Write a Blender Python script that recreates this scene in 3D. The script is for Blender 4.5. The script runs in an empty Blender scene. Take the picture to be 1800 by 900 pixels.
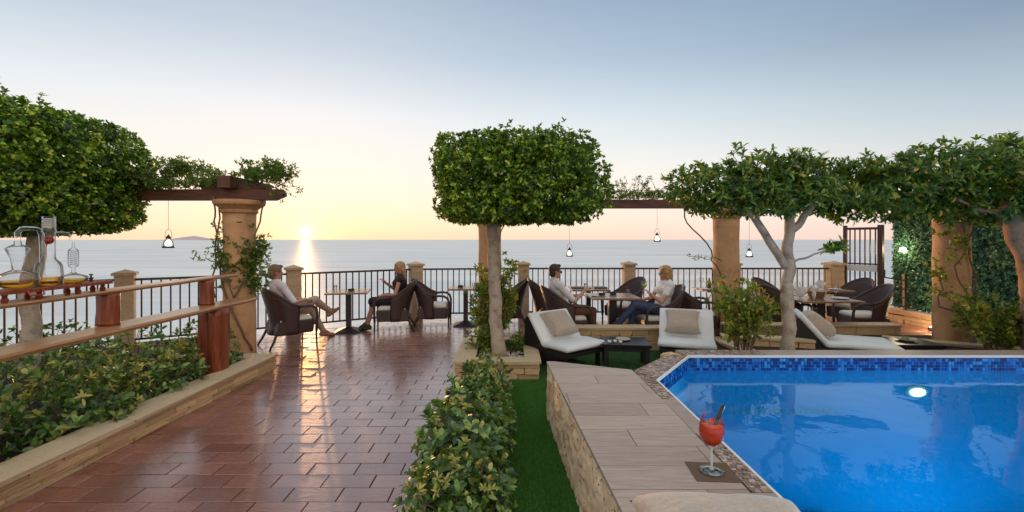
import bpy, bmesh, math, random
import numpy as np
from mathutils import Vector, Matrix, noise
random.seed(7); RNG = np.random.default_rng(7)
SC = bpy.context.scene
COL = SC.collection
PI = math.pi
H = 1.70          # eye height
F = 800.0 / 1800.0

# ------------------------------------------------------------------ camera
cam_d = bpy.data.cameras.new("camera"); cam = bpy.data.objects.new("camera", cam_d); COL.objects.link(cam)
cam.location = (0, 0, H); cam.rotation_euler = (PI/2, 0, 0)
cam_d.sensor_width = 36; cam_d.lens = 36 * F; cam_d.shift_y = -29/1800
cam_d.clip_start = 0.05; cam_d.clip_end = 200000
SC.camera = cam

# ------------------------------------------------------------------ sun + sky
SUN_AZ = math.atan2(-363, 800)            # left of +Y
SUN_EL = math.radians(0.75)
SUN_DIR = Vector((math.sin(SUN_AZ)*math.cos(SUN_EL), math.cos(SUN_AZ)*math.cos(SUN_EL), math.sin(SUN_EL)))
sd = bpy.data.lights.new("sun", 'SUN'); sd.energy = 2.2; sd.angle = math.radians(0.6); sd.color = (1.0, 0.50, 0.20)
so = bpy.data.objects.new("sun", sd); COL.objects.link(so)
so.rotation_euler = (-SUN_DIR).to_track_quat('-Z', 'Y').to_euler()

def lin(r, g, b):
    f = lambda c: c/12.92 if c <= .04045 else ((c+.055)/1.055)**2.4
    return (f(r/255), f(g/255), f(b/255), 1)

world = bpy.data.worlds.new("World"); SC.world = world; world.use_nodes = True
wt = world.node_tree; wt.nodes.clear()
def wn(t, **k):
    n = wt.nodes.new(t)
    for a, b in k.items(): setattr(n, a, b)
    return n
def wm(op, a, b=None, clamp=False):
    n = wn('ShaderNodeMath', operation=op, use_clamp=clamp)
    for i, v in enumerate((a, b)):
        if v is None: continue
        if isinstance(v, (int, float)): n.inputs[i].default_value = v
        else: wt.links.new(v, n.inputs[i])
    return n.outputs[0]
def wdot(v, d):
    n = wn('ShaderNodeVectorMath', operation='DOT_PRODUCT'); wt.links.new(v, n.inputs[0]); n.inputs[1].default_value = d; return n.outputs['Value']
def wramp(fac, stops):
    r = wn('ShaderNodeValToRGB'); cr = r.color_ramp; cr.interpolation = 'EASE' if False else 'LINEAR'
    while len(cr.elements) < len(stops): cr.elements.new(.5)
    for e, (p, c) in zip(cr.elements, stops): e.position = p; e.color = c
    wt.links.new(fac, r.inputs[0]); return r.outputs[0]
def wmix(f, a, b, mode='MIX'):
    n = wn('ShaderNodeMix', data_type='RGBA', blend_type=mode)
    if isinstance(f, (int, float)): n.inputs[0].default_value = f
    else: wt.links.new(f, n.inputs[0])
    for i, v in ((6, a), (7, b)):
        if isinstance(v, tuple): n.inputs[i].default_value = v
        else: wt.links.new(v, n.inputs[i])
    return n.outputs[2]
tc = wn('ShaderNodeTexCoord'); dirv = tc.outputs['Generated']
sep = wn('ShaderNodeSeparateXYZ'); wt.links.new(dirv, sep.inputs[0])
z = wm('MAXIMUM', sep.outputs['Z'], 0.0)
near = wramp(z, [(0, lin(248,216,178)), (.03, lin(249,226,192)), (.09, lin(247,233,214)), (.15, lin(240,233,224)), (.25, lin(228,230,232)), (.37, lin(190,202,214)), (.5, lin(160,178,196)), (.75, (.60, .66, .72, 1)), (1, (.78, .79, .80, 1))])  # stops near the zenith, out of view, are raised as added fill
side = wramp(z, [(0, lin(246,214,196)), (.03, lin(249,224,208)), (.09, lin(248,234,221)), (.16, lin(236,235,230)), (.25, lin(208,220,226)), (.36, lin(166,187,206)), (.48, lin(138,160,186)), (.75, (.56, .62, .69, 1)), (1, (.78, .79, .80, 1))])
far = wramp(z, [(0, (1.22, .98, .80, 1)), (.06, (1.22, 1.0, .86, 1)), (.15, (1.18, 1.02, .90, 1)), (.3, (1.10, 1.0, .92, 1)), (.5, (1.0, .95, .90, 1)), (.75, (.88, .87, .86, 1)), (1, (.78, .79, .80, 1))])  # sky behind the camera, brightened beyond dusk level as added fill light
hz = Vector((SUN_DIR.x, SUN_DIR.y, 0)).normalized()
xy = wn('ShaderNodeVectorMath', operation='MULTIPLY'); wt.links.new(dirv, xy.inputs[0]); xy.inputs[1].default_value = (1, 1, 0)
nrm = wn('ShaderNodeVectorMath', operation='NORMALIZE'); wt.links.new(xy.outputs[0], nrm.inputs[0])
az = wdot(nrm.outputs[0], tuple(hz))
def smooth(v, a, b):
    n = wn('ShaderNodeMapRange', interpolation_type='SMOOTHSTEP'); wt.links.new(v, n.inputs[0]); n.inputs[1].default_value = a; n.inputs[2].default_value = b; return n.outputs[0]
c1 = wmix(wm('POWER', wm('MAXIMUM', az, 0.0), 7.0), side, near)
dusk = wramp(z, [(0, lin(232,208,198)), (.04, lin(232,216,208)), (.10, lin(216,216,214)), (.20, lin(176,192,203)), (.33, lin(126,147,170)), (.5, lin(118,138,163)), (.75, (.50, .55, .62, 1)), (1, (.78, .79, .80, 1))])
c15 = wmix(smooth(az, .88, .15), c1, dusk)
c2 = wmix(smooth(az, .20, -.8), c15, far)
dark_r = 1
ds = wdot(dirv, tuple(SUN_DIR)); dsp = wm('MAXIMUM', ds, 0.0)
g1 = wm('MULTIPLY', wm('POWER', dsp, 60.0), .07)
g2 = wm('MULTIPLY', wm('POWER', dsp, 900.0), .28)
g3 = wm('MULTIPLY', wm('POWER', dsp, 9000.0), .6)
disc = wm('MULTIPLY', smooth(ds, math.cos(math.radians(.40)), math.cos(math.radians(.27))), 14.0)
def scaled(col, f):
    n = wn('ShaderNodeVectorMath', operation='SCALE'); n.inputs[0].default_value = col; wt.links.new(f, n.inputs['Scale']); return n.outputs[0]
def wadd(a, b):
    n = wn('ShaderNodeVectorMath', operation='ADD'); wt.links.new(a, n.inputs[0]); wt.links.new(b, n.inputs[1]); return n.outputs[0]
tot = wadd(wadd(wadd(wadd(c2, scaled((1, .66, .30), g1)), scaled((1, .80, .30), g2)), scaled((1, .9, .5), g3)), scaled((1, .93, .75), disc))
# the physical dusk sky, added thinly over the gradient with its raised fill
nis = wn('ShaderNodeTexSky', sky_type='NISHITA'); nis.sun_disc = False
nis.sun_elevation = SUN_EL; nis.sun_rotation = SUN_AZ
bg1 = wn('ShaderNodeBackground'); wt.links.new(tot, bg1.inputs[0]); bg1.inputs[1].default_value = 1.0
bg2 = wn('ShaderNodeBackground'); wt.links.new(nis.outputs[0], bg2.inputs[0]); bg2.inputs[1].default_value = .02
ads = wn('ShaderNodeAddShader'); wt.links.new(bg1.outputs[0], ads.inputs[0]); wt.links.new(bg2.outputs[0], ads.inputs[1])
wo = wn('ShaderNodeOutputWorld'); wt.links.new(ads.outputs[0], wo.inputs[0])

vs = SC.view_settings
vs.view_transform = 'Standard'; vs.look = 'None'; vs.exposure = 0.15; vs.gamma = 1; vs.use_curve_mapping = False
SC.render.engine = 'CYCLES'
cy = SC.cycles
cy.use_denoising = True; cy.max_bounces = 8; cy.diffuse_bounces = 4; cy.glossy_bounces = 4; cy.transmission_bounces = 6
cy.transparent_max_bounces = 12; cy.sample_clamp_indirect = 4; cy.sample_clamp_direct = 4; cy.caustics_reflective = False; cy.caustics_refractive = False

# ------------------------------------------------------------------ materials
class NT:
    def __init__(s, name):
        s.m = bpy.data.materials.new(name); s.m.use_nodes = True; s.t = s.m.node_tree
        s.b = s.t.nodes['Principled BSDF']; s.out = s.t.nodes['Material Output']
    def n(s, t, **k):
        x = s.t.nodes.new(t)
        for a, b in k.items(): setattr(x, a, b)
        return x
    def set(s, node, i, v):
        if v is None: return
        if hasattr(v, 'is_linked') or isinstance(v, bpy.types.NodeSocket): s.t.links.new(v, node.inputs[i])
        else: node.inputs[i].default_value = v
    def math(s, op, a, b=0.0, clamp=False):
        x = s.n('ShaderNodeMath', operation=op, use_clamp=clamp); s.set(x, 0, a); s.set(x, 1, b); return x.outputs[0]
    def mix(s, f, a, b, mode='MIX'):
        x = s.n('ShaderNodeMix', data_type='RGBA', blend_type=mode); s.set(x, 0, f); s.set(x, 6, a); s.set(x, 7, b); return x.outputs[2]
    def coord(s, which='Object', scale=(1, 1, 1)):
        c = s.n('ShaderNodeTexCoord'); mp = s.n('ShaderNodeMapping'); s.t.links.new(c.outputs[which], mp.inputs[0]); mp.inputs['Scale'].default_value = scale; return mp.outputs[0]
    def noise(s, co, scale, detail=4, rough=.55, dist=0):
        x = s.n('ShaderNodeTexNoise'); s.set(x, 'Vector', co); s.set(x, 'Scale', float(scale)); s.set(x, 'Detail', float(detail)); s.set(x, 'Roughness', rough); s.set(x, 'Distortion', float(dist)); return x.outputs['Fac']
    def ramp(s, f, stops):
        r = s.n('ShaderNodeValToRGB'); cr = r.color_ramp
        while len(cr.elements) < len(stops): cr.elements.new(.5)
        for e, (p, c) in zip(cr.elements, stops):
            e.position = p; e.color = c if len(c) == 4 else (*c, 1)
        s.t.links.new(f, r.inputs[0]); return r.outputs[0]
    def island(s): return s.n('ShaderNodeNewGeometry').outputs['Random Per Island']
    def objrand(s): return s.n('ShaderNodeObjectInfo').outputs['Random']
    def rnd(s): return s.math('FRACT', s.math('ADD', s.island(), s.objrand()))
    def bump(s, h, strength=.3, dist=.01, n=None):
        x = s.n('ShaderNodeBump'); x.inputs['Strength'].default_value = strength; x.inputs['Distance'].default_value = dist; s.t.links.new(h, x.inputs['Height'])
        if n is not None: s.t.links.new(n, x.inputs['Normal'])
        return x.outputs[0]

def simple(name, col, rough=.6, var=.25, scale=12, bump=.15, bdist=.004, metal=0, spec=.5, coat=0, objvar=0):
    k = NT(name); co = k.coord()
    f = k.noise(co, scale, 5)
    lo = tuple(c*(1-var) for c in col[:3]) + (1,); hi = tuple(min(1, c*(1+var)) for c in col[:3]) + (1,)
    c = k.mix(f, lo, hi)
    if objvar:
        c = k.mix(objvar, c, k.mix(k.rnd(), tuple(x*.45 for x in col[:3])+(1,), tuple(min(1, x*1.6) for x in col[:3])+(1,)))
    k.set(k.b, 'Base Color', c); k.set(k.b, 'Roughness', rough); k.set(k.b, 'Metallic', float(metal)); k.set(k.b, 'Specular IOR Level', spec)
    if coat: k.set(k.b, 'Coat Weight', float(coat)); k.set(k.b, 'Coat Roughness', .15)
    if bump: k.set(k.b, 'Normal', k.bump(k.noise(co, scale*4, 6), bump, bdist))
    return k.m
M = {}
def leaf_mat(name, dark, mid, light, tip=None, rough=.38, transl=.35, tcol=(.25, .42, .04, 1), spec=.5):
    k = NT(name); r = k.rnd()
    cl = k.noise(k.coord('Object'), 3.2, 2)
    f = k.math('ADD', k.math('SUBTRACT', k.math('MULTIPLY', k.math('POWER', r, 1.3), 1.05), .04), k.math('MULTIPLY', k.math('SUBTRACT', cl, .5), .9), clamp=True)
    st = [(0, dark), (.45, mid), (.85, light)] + ([(1, tip)] if tip else [])
    c = k.ramp(f, st)
    k.set(k.b, 'Base Color', c); k.set(k.b, 'Roughness', rough); k.set(k.b, 'Specular IOR Level', spec)
    tr = k.n('ShaderNodeBsdfTranslucent'); k.set(tr, 'Color', k.mix(.6, c, tcol))
    mx = k.n('ShaderNodeMixShader'); mx.inputs[0].default_value = transl
    k.t.links.new(k.b.outputs[0], mx.inputs[1]); k.t.links.new(tr.outputs[0], mx.inputs[2]); k.t.links.new(mx.outputs[0], k.out.inputs[0])
    return k.m
M['ficus'] = leaf_mat('ficus_leaves', (.010, .032, .004), (.085, .21, .010), (.36, .55, .03), (.66, .74, .08))
M['laurel'] = leaf_mat('laurel_leaves', (.025, .06, .01), (.065, .15, .014), (.22, .36, .035), (.60, .42, .07))
M['shrub'] = leaf_mat('pittosporum_leaves', (.012, .036, .010), (.085, .19, .032), (.28, .43, .085), (.52, .52, .17), rough=.36, spec=.8)
M['shrub_tip'] = leaf_mat('pale_tip_leaves', (.32, .34, .07), (.50, .46, .11), (.65, .54, .16), (.65, .42, .14), rough=.35)
M['photinia'] = leaf_mat('photinia_leaves', (.05, .10, .015), (.20, .28, .03), (.50, .48, .06), (.62, .30, .06), transl=.5)
M['vine'] = leaf_mat('vine_leaves', (.04, .08, .015), (.10, .19, .03), (.24, .32, .06), (.36, .36, .08), transl=.45)
M['hedge'] = leaf_mat('hedge_leaves', (.02, .08, .05), (.06, .20, .11), (.12, .30, .13), (.20, .38, .14), transl=.1, rough=.5)

def tile_mat():
    k = NT('glazed_terracotta_tile'); co = k.coord('Object'); r = k.rnd()
    off = k.n('ShaderNodeVectorMath', operation='ADD'); k.set(off, 0, co)
    cx = k.n('ShaderNodeCombineXYZ'); k.set(cx, 0, k.math('MULTIPLY', r, 17.0)); k.set(cx, 1, k.math('MULTIPLY', r, 31.0)); k.set(off, 1, cx.outputs[0])
    v = off.outputs[0]
    st = k.n('ShaderNodeMapping'); k.set(st, 0, v); st.inputs['Scale'].default_value = (3, 14, 3)
    f1 = k.noise(st.outputs[0], 2.2, 6, .65, .6); f2 = k.noise(v, 30, 5)
    base = k.ramp(r, [(0, (.20, .062, .042)), (.35, (.30, .098, .068)), (.7, (.42, .165, .12)), (1, (.32, .14, .105))])
    c = k.mix(k.math('MULTIPLY', f1, .8), k.mix(.5, base, (.055, .018, .013, 1)), k.mix(.35, base, (.30, .13, .09, 1)))
    k.set(k.b, 'Base Color', c)
    rg = k.n('ShaderNodeMapRange'); k.set(rg, 0, f1); rg.inputs[3].default_value = .18; rg.inputs[4].default_value = .38
    k.set(k.b, 'Roughness', rg.outputs[0]); k.set(k.b, 'Specular IOR Level', .8); k.set(k.b, 'Coat Weight', 1.0); k.set(k.b, 'Coat Roughness', .20); k.set(k.b, 'Coat IOR', 1.7)
    k.set(k.b, 'Normal', k.bump(f1, .35, .004, k.bump(f2, .18, .0015)))
    return k.m
M['tile'] = tile_mat()
M['grout'] = simple('dark_grout', (.035, .022, .018), .85, .3, 40)
def stone_mat(name, col, dark, scale=18, rnd=.5):
    k = NT(name); co = k.coord('Object'); r = k.rnd()
    f = k.noise(co, scale, 7, .65); f2 = k.noise(co, scale*4, 4)
    c = k.ramp(f, [(.25, dark), (.5, col), (.8, tuple(min(1, x*1.25) for x in col))])
    c = k.mix(rnd, c, k.mix(r, tuple(x*.6 for x in col)+(1,), tuple(min(1, x*1.3) for x in col)+(1,)))
    k.set(k.b, 'Base Color', c); k.set(k.b, 'Roughness', .8)
    k.set(k.b, 'Normal', k.bump(f, .7, .012, k.bump(f2, .4, .003)))
    return k.m
M['ledge'] = stone_mat('honey_ledge_stone', (.72, .48, .25), (.24, .13, .06))
M['cap'] = stone_mat('sandy_coping_stone', (.66, .50, .31), (.42, .29, .16), 45, .15)
M['post_stone'] = stone_mat('beige_post_stone', (.50, .36, .22), (.34, .24, .14), 25, .25)
M['joint'] = simple('sandstone_joint', (.10, .065, .035), .9, .3, 30)
def pitted():
    k = NT('pitted_travertine'); co = k.coord('Object')
    v = k.n('ShaderNodeTexVoronoi'); wv = k.noise(co, 22, 4)
    mp = k.n('ShaderNodeVectorMath', operation='ADD'); k.set(mp, 0, co)
    sc_ = k.n('ShaderNodeVectorMath', operation='SCALE'); k.set(sc_, 0, k.n('ShaderNodeTexNoise').outputs['Color']); sc_.inputs['Scale'].default_value = .03; k.set(mp, 1, sc_.outputs[0])
    v.inputs['Scale'].default_value = 26; k.set(v, 'Vector', mp.outputs[0])
    pit = k.ramp(k.math('ADD', v.outputs['Distance'], k.math('MULTIPLY', wv, .5)), [(.30, (0, 0, 0)), (.46, (1, 1, 1))])
    f = k.noise(co, 9, 6)
    c = k.ramp(f, [(.3, (.62, .38, .21)), (.55, (.84, .60, .38)), (.8, (.90, .72, .50))])
    c = k.mix(pit, (.10, .055, .03, 1), c)
    k.set(k.b, 'Base Color', c); k.set(k.b, 'Roughness', .9); k.set(k.b, 'Normal', k.bump(pit, .9, .02, k.bump(k.noise(co, 60, 5), .6, .006)))
    return k.m
M['pitted'] = pitted()
def wood(name, a, b, c_, scale=(1, 14, 14), rough=.5, rnd=.3, spec=.5):
    k = NT(name); co = k.coord('Object', scale); r = k.rnd()
    off = k.n('ShaderNodeVectorMath', operation='ADD'); k.set(off, 0, co)
    cx = k.n('ShaderNodeCombineXYZ'); k.set(cx, 0, k.math('MULTIPLY', r, 9.0)); k.set(cx, 1, k.math('MULTIPLY', r, 23.0)); k.set(off, 1, cx.outputs[0])
    f = k.noise(off.outputs[0], 2.2, 7, .65, .8)
    c = k.ramp(f, [(.28, a), (.5, b), (.75, c_)])
    if rnd: c = k.mix(rnd, c, k.mix(r, (*[x*.6 for x in b], 1), (*[min(1, x*1.5) for x in b], 1)))
    k.set(k.b, 'Base Color', c); k.set(k.b, 'Roughness', rough); k.set(k.b, 'Specular IOR Level', spec)
    k.set(k.b, 'Normal', k.bump(f, .35, .004)); return k.m
M['plank'] = wood('wood_look_tile', (.21, .15, .12), (.38, .285, .23), (.52, .41, .335), (2.0, 20, 20), .42, .35)
M['redwood'] = wood('oiled_red_wood', (.09, .018, .006), (.22, .045, .012), (.36, .10, .03), (14, 14, 1.2), .35, 0)
M['board'] = wood('live_edge_board', (.26, .12, .05), (.42, .22, .10), (.55, .33, .17), (14, 1.0, 14), .3, 0)
M['beam'] = wood('dark_beam_wood', (.05, .018, .010), (.11, .038, .020), (.18, .07, .035), (1, 12, 12), .6, 0)
M['bark_grey'] = stone_mat('smooth_grey_bark', (.42, .34, .26), (.15, .09, .06), 9, 0)
M['bark_brown'] = stone_mat('brown_bark', (.34, .20, .12), (.13, .07, .04), 8, 0)
M['stem'] = simple('vine_stem', (.17, .11, .07), .8, .3, 20)
M['stucco'] = stone_mat('ochre_stucco', (.54, .30, .145), (.25, .12, .055), 3.6, 0)
M['rail'] = simple('brown_rail_metal', (.06, .035, .028), .45, .2, 20, .05, .001, .3)
M['gate'] = simple('rust_red_metal', (.085, .036, .028), .5, .25, 15, .08, .002, .2)
def wicker():
    k = NT('brown_wicker'); co = k.coord('Object', (55, 55, 55))
    w1 = k.n('ShaderNodeTexWave', bands_direction='Z'); k.set(w1, 0, co); w1.inputs['Scale'].default_value = .5; w1.inputs['Distortion'].default_value = 2
    w2 = k.n('ShaderNodeTexChecker'); k.set(w2, 0, co); w2.inputs['Scale'].default_value = 1.0
    h = k.math('MULTIPLY', w1.outputs['Fac'], k.math('ADD', k.math('MULTIPLY', w2.outputs['Fac'], .5), .5))
    c = k.mix(h, (.022, .010, .008, 1), (.105, .052, .042, 1))
    k.set(k.b, 'Base Color', c); k.set(k.b, 'Roughness', .38); k.set(k.b, 'Normal', k.bump(h, .6, .004)); return k.m
M['wicker'] = wicker()
M['wicker_dark'] = simple('black_wicker', (.012, .010, .010), .5, .4, 60, .6, .004)
M['leg'] = simple('brown_chair_frame', (.05, .026, .02), .4, .2, 20, 0)
M['cushion'] = simple('cream_seat_cushion', (.72, .66, .58), .85, .08, 20, .2, .004)
M['white_fab'] = simple('white_lounger_fabric', (.78, .80, .80), .85, .05, 14, .35, .012)
def linen():
    k = NT('beige_linen'); co = k.coord('Object'); a = k.noise(k.coord('Object', (260, 30, 30)), 1.5, 2); b = k.noise(k.coord('Object', (30, 260, 30)), 1.5, 2)
    h = k.math('ADD', a, b); c = k.ramp(k.math('MULTIPLY', h, .5), [(.35, (.34, .27, .21)), (.65, (.56, .47, .38))])
    k.set(k.b, 'Base Color', k.mix(.25, c, k.ramp(k.noise(co, 5, 4), [(.3, (.4, .32, .25)), (.7, (.6, .5, .42))]))); k.set(k.b, 'Roughness', .9)
    k.set(k.b, 'Normal', k.bump(h, .3, .002, k.bump(k.noise(co, 7, 4), .6, .03))); k.set(k.b, 'Sheen Weight', .3); return k.m
M['linen'] = linen()
M['tabletop'] = wood('table_top_wood', (.12, .06, .035), (.25, .14, .08), (.36, .22, .14), (2, 18, 18), .25, 0)
M['iron'] = simple('dark_iron', (.035, .03, .032), .42, .2, 20, .05, .002, .4)
M['black'] = simple('black_lacquer', (.012, .011, .012), .3, .2, 20, .05)
M['turf'] = simple('turf_backing', (.02, .085, .015), .9, .4, 14, .8, .012)
M['blade'] = leaf_mat('turf_blades', (.04, .16, .016), (.07, .24, .026), (.12, .32, .04), None, .6, .15)
M['soil'] = simple('dark_soil', (.035, .022, .014), .95, .4, 25, .8, .02)
M['pebble'] = simple('white_pebble', (.55, .48, .40), .6, .2, 8, .1, objvar=.5)
def pool_tile():
    k = NT('blue_glass_mosaic'); r = k.rnd()
    c = k.ramp(r, [(0, (.003, .02, .14)), (.3, (.004, .045, .26)), (.6, (.008, .10, .42)), (.85, (.02, .20, .58)), (1, (.05, .33, .68))])
    k.set(k.b, 'Base Color', c); k.set(k.b, 'Roughness', .15); return k.m
M['mosaic'] = pool_tile()
def pebble_band():
    k = NT('pebble_mosaic'); r = k.rnd()
    c = k.ramp(r, [(0, (.17, .11, .085)), (.3, (.26, .18, .145)), (.6, (.38, .28, .22)), (.85, (.55, .45, .38)), (1, (.30, .25, .24))])
    k.set(k.b, 'Base Color', c); k.set(k.b, 'Roughness', .5); return k.m
M['pebble_band'] = pebble_band()
M['trim'] = simple('white_edge_trim', (.75, .73, .70), .4, .05, 10, 0)
def basin():
    k = NT('pool_blue_paint'); co = k.coord('Object')
    c = k.mix(k.noise(co, 1.5, 3), (.003, .37, .66, 1), (.006, .42, .72, 1))
    k.set(k.b, 'Base Color', c); k.set(k.b, 'Roughness', .6); return k.m
M['basin'] = basin()
def water():
    k = NT('pool_water'); co = k.coord('Object')
    h = k.math('ADD', k.noise(co, 1.6, 2, .4), k.math('ADD', k.math('MULTIPLY', k.noise(co, 6, 2, .4), .14), k.math('MULTIPLY', k.noise(co, 17, 2, .4), .035)))
    nb = k.bump(h, .16, .06)
    tr = k.n('ShaderNodeBsdfTransparent'); tr.inputs[0].default_value = (.50, .95, 1, 1)
    gl = k.n('ShaderNodeBsdfGlossy'); gl.inputs['Roughness'].default_value = .015; gl.inputs[0].default_value = (.80, .93, 1, 1); k.set(gl, 'Normal', nb)
    fr = k.n('ShaderNodeFresnel'); fr.inputs[0].default_value = 1.34; k.set(fr, 'Normal', nb)
    fc = fr.outputs[0]
    mx = k.n('ShaderNodeMixShader'); k.set(mx, 0, fc); k.t.links.new(tr.outputs[0], mx.inputs[1]); k.t.links.new(gl.outputs[0], mx.inputs[2])
    k.t.links.new(mx.outputs[0], k.out.inputs[0]); return k.m
M['water'] = water()
def sea():
    k = NT('sea_water')
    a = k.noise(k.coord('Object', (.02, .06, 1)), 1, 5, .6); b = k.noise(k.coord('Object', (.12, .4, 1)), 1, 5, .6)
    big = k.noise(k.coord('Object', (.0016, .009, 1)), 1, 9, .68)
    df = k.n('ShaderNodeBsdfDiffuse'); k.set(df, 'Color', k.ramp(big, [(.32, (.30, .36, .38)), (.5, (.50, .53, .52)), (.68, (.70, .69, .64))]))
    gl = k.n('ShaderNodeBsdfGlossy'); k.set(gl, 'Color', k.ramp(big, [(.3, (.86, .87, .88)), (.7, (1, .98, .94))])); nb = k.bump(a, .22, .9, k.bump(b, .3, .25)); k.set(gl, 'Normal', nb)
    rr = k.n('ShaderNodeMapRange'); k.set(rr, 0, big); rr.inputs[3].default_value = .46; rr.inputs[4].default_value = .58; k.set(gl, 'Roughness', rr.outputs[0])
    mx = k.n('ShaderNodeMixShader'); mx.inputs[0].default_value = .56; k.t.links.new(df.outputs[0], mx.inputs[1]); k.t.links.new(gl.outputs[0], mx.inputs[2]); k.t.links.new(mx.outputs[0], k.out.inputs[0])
    return k.m
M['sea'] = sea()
M['island'] = simple('distant_island', (.55, .45, .46), .9, .3, .002, 0)  # pale pinkish rock colour stands in for distance haze
def glass(name, col=(1, 1, 1, 1), rough=0.0, solid=.0):
    k = NT(name)
    tr = k.n('ShaderNodeBsdfTransparent'); tr.inputs[0].default_value = col
    gl = k.n('ShaderNodeBsdfGlossy'); gl.inputs['Roughness'].default_value = .03
    lw = k.n('ShaderNodeLayerWeight'); lw.inputs[0].default_value = .22
    f = k.math('ADD', k.math('MULTIPLY', lw.outputs['Fresnel'], .8), .035, clamp=True)
    mx = k.n('ShaderNodeMixShader'); k.set(mx, 0, f); k.t.links.new(tr.outputs[0], mx.inputs[1]); k.t.links.new(gl.outputs[0], mx.inputs[2])
    k.t.links.new(mx.outputs[0], k.out.inputs[0]); return k.m
M['glass'] = glass('clear_glass', (.95, .96, .96, 1))
M['amber'] = glass('amber_liquid', (.90, .62, .16, 1))
def liquid(name, col, tcol, f):
    k = NT(name); k.set(k.b, 'Base Color', col); k.set(k.b, 'Roughness', .1)
    tr = k.n('ShaderNodeBsdfTransparent'); tr.inputs[0].default_value = tcol
    mx = k.n('ShaderNodeMixShader'); mx.inputs[0].default_value = f; k.t.links.new(k.b.outputs[0], mx.inputs[1]); k.t.links.new(tr.outputs[0], mx.inputs[2])
    k.t.links.new(mx.outputs[0], k.out.inputs[0]); return k.m
M['spritz'] = liquid('red_orange_drink', (.98, .075, .006, 1), (1, .22, .03, 1), .28)
M['lime'] = liquid('lime_drink', (.55, .65, .08, 1), (.8, .9, .3, 1), .4)
M['ceramic'] = simple('white_ceramic', (.75, .73, .70), .25, .05, 10, 0)
M['napkin'] = simple('brown_napkin', (.13, .075, .045), .8, .2, 60, .4, .002)
M['bottle'] = simple('dark_bottle', (.03, .035, .02), .1, .1, 10, 0)
M['skin'] = simple('tanned_skin', (.48, .24, .16), .55, .08, 20, .05, .001)
M['shirt'] = simple('pale_cotton_shirt', (.74, .76, .84), .85, .06, 14, .5, .02)
M['tee'] = simple('white_cotton_tee', (.74, .72, .72), .85, .06, 14, .5, .02)
M['khaki'] = simple('beige_trousers', (.42, .33, .25), .85, .1, 12, .5, .02)
M['brownpant'] = simple('brown_trousers', (.15, .07, .035), .85, .1, 12, .5, .02)
M['jeans'] = simple('blue_jeans', (.045, .065, .14), .85, .25, 16, .5, .02)
M['dress'] = simple('black_dress', (.018, .014, .016), .8, .2, 14, .5, .02)
M['hair_grey'] = simple('sandy_grey_hair', (.22, .13, .08), .6, .4, 40, .8, .008)
M['hair_dark'] = simple('short_dark_hair', (.05, .03, .022), .6, .4, 40, .8, .006)
M['hair_blond'] = simple('blond_hair', (.40, .22, .09), .5, .4, 30, .8, .01)
M['shoe'] = simple('brown_leather', (.10, .035, .02), .4, .2, 20, .1)
M['shoe_tan'] = simple('tan_leather', (.33, .17, .10), .5, .2, 20, .1)
M['eye'] = simple('dark_eye', (.02, .012, .01), .2, .1, 10, 0)
M['pole'] = simple('galvanised_grey', (.16, .16, .16), .6, .2, 20, .1)
M['copper'] = simple('red_copper_ball', (.45, .05, .03), .25, .1, 10, 0, metal=.3)
def emit(name, col, s):
    k = NT(name); e = k.n('ShaderNodeEmission'); e.inputs[0].default_value = (*col, 1); e.inputs[1].default_value = s
    k.t.links.new(e.outputs[0], k.out.inputs[0]); return k.m
M['lamp'] = emit('lit_lamp', (1, .82, .62), 9)
M['wall_lamp'] = emit('lit_wall_lamp', (1, .88, .74), 22)
M['pool_lamp'] = emit('lit_pool_lamp', (.85, .95, 1), 18)

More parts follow.
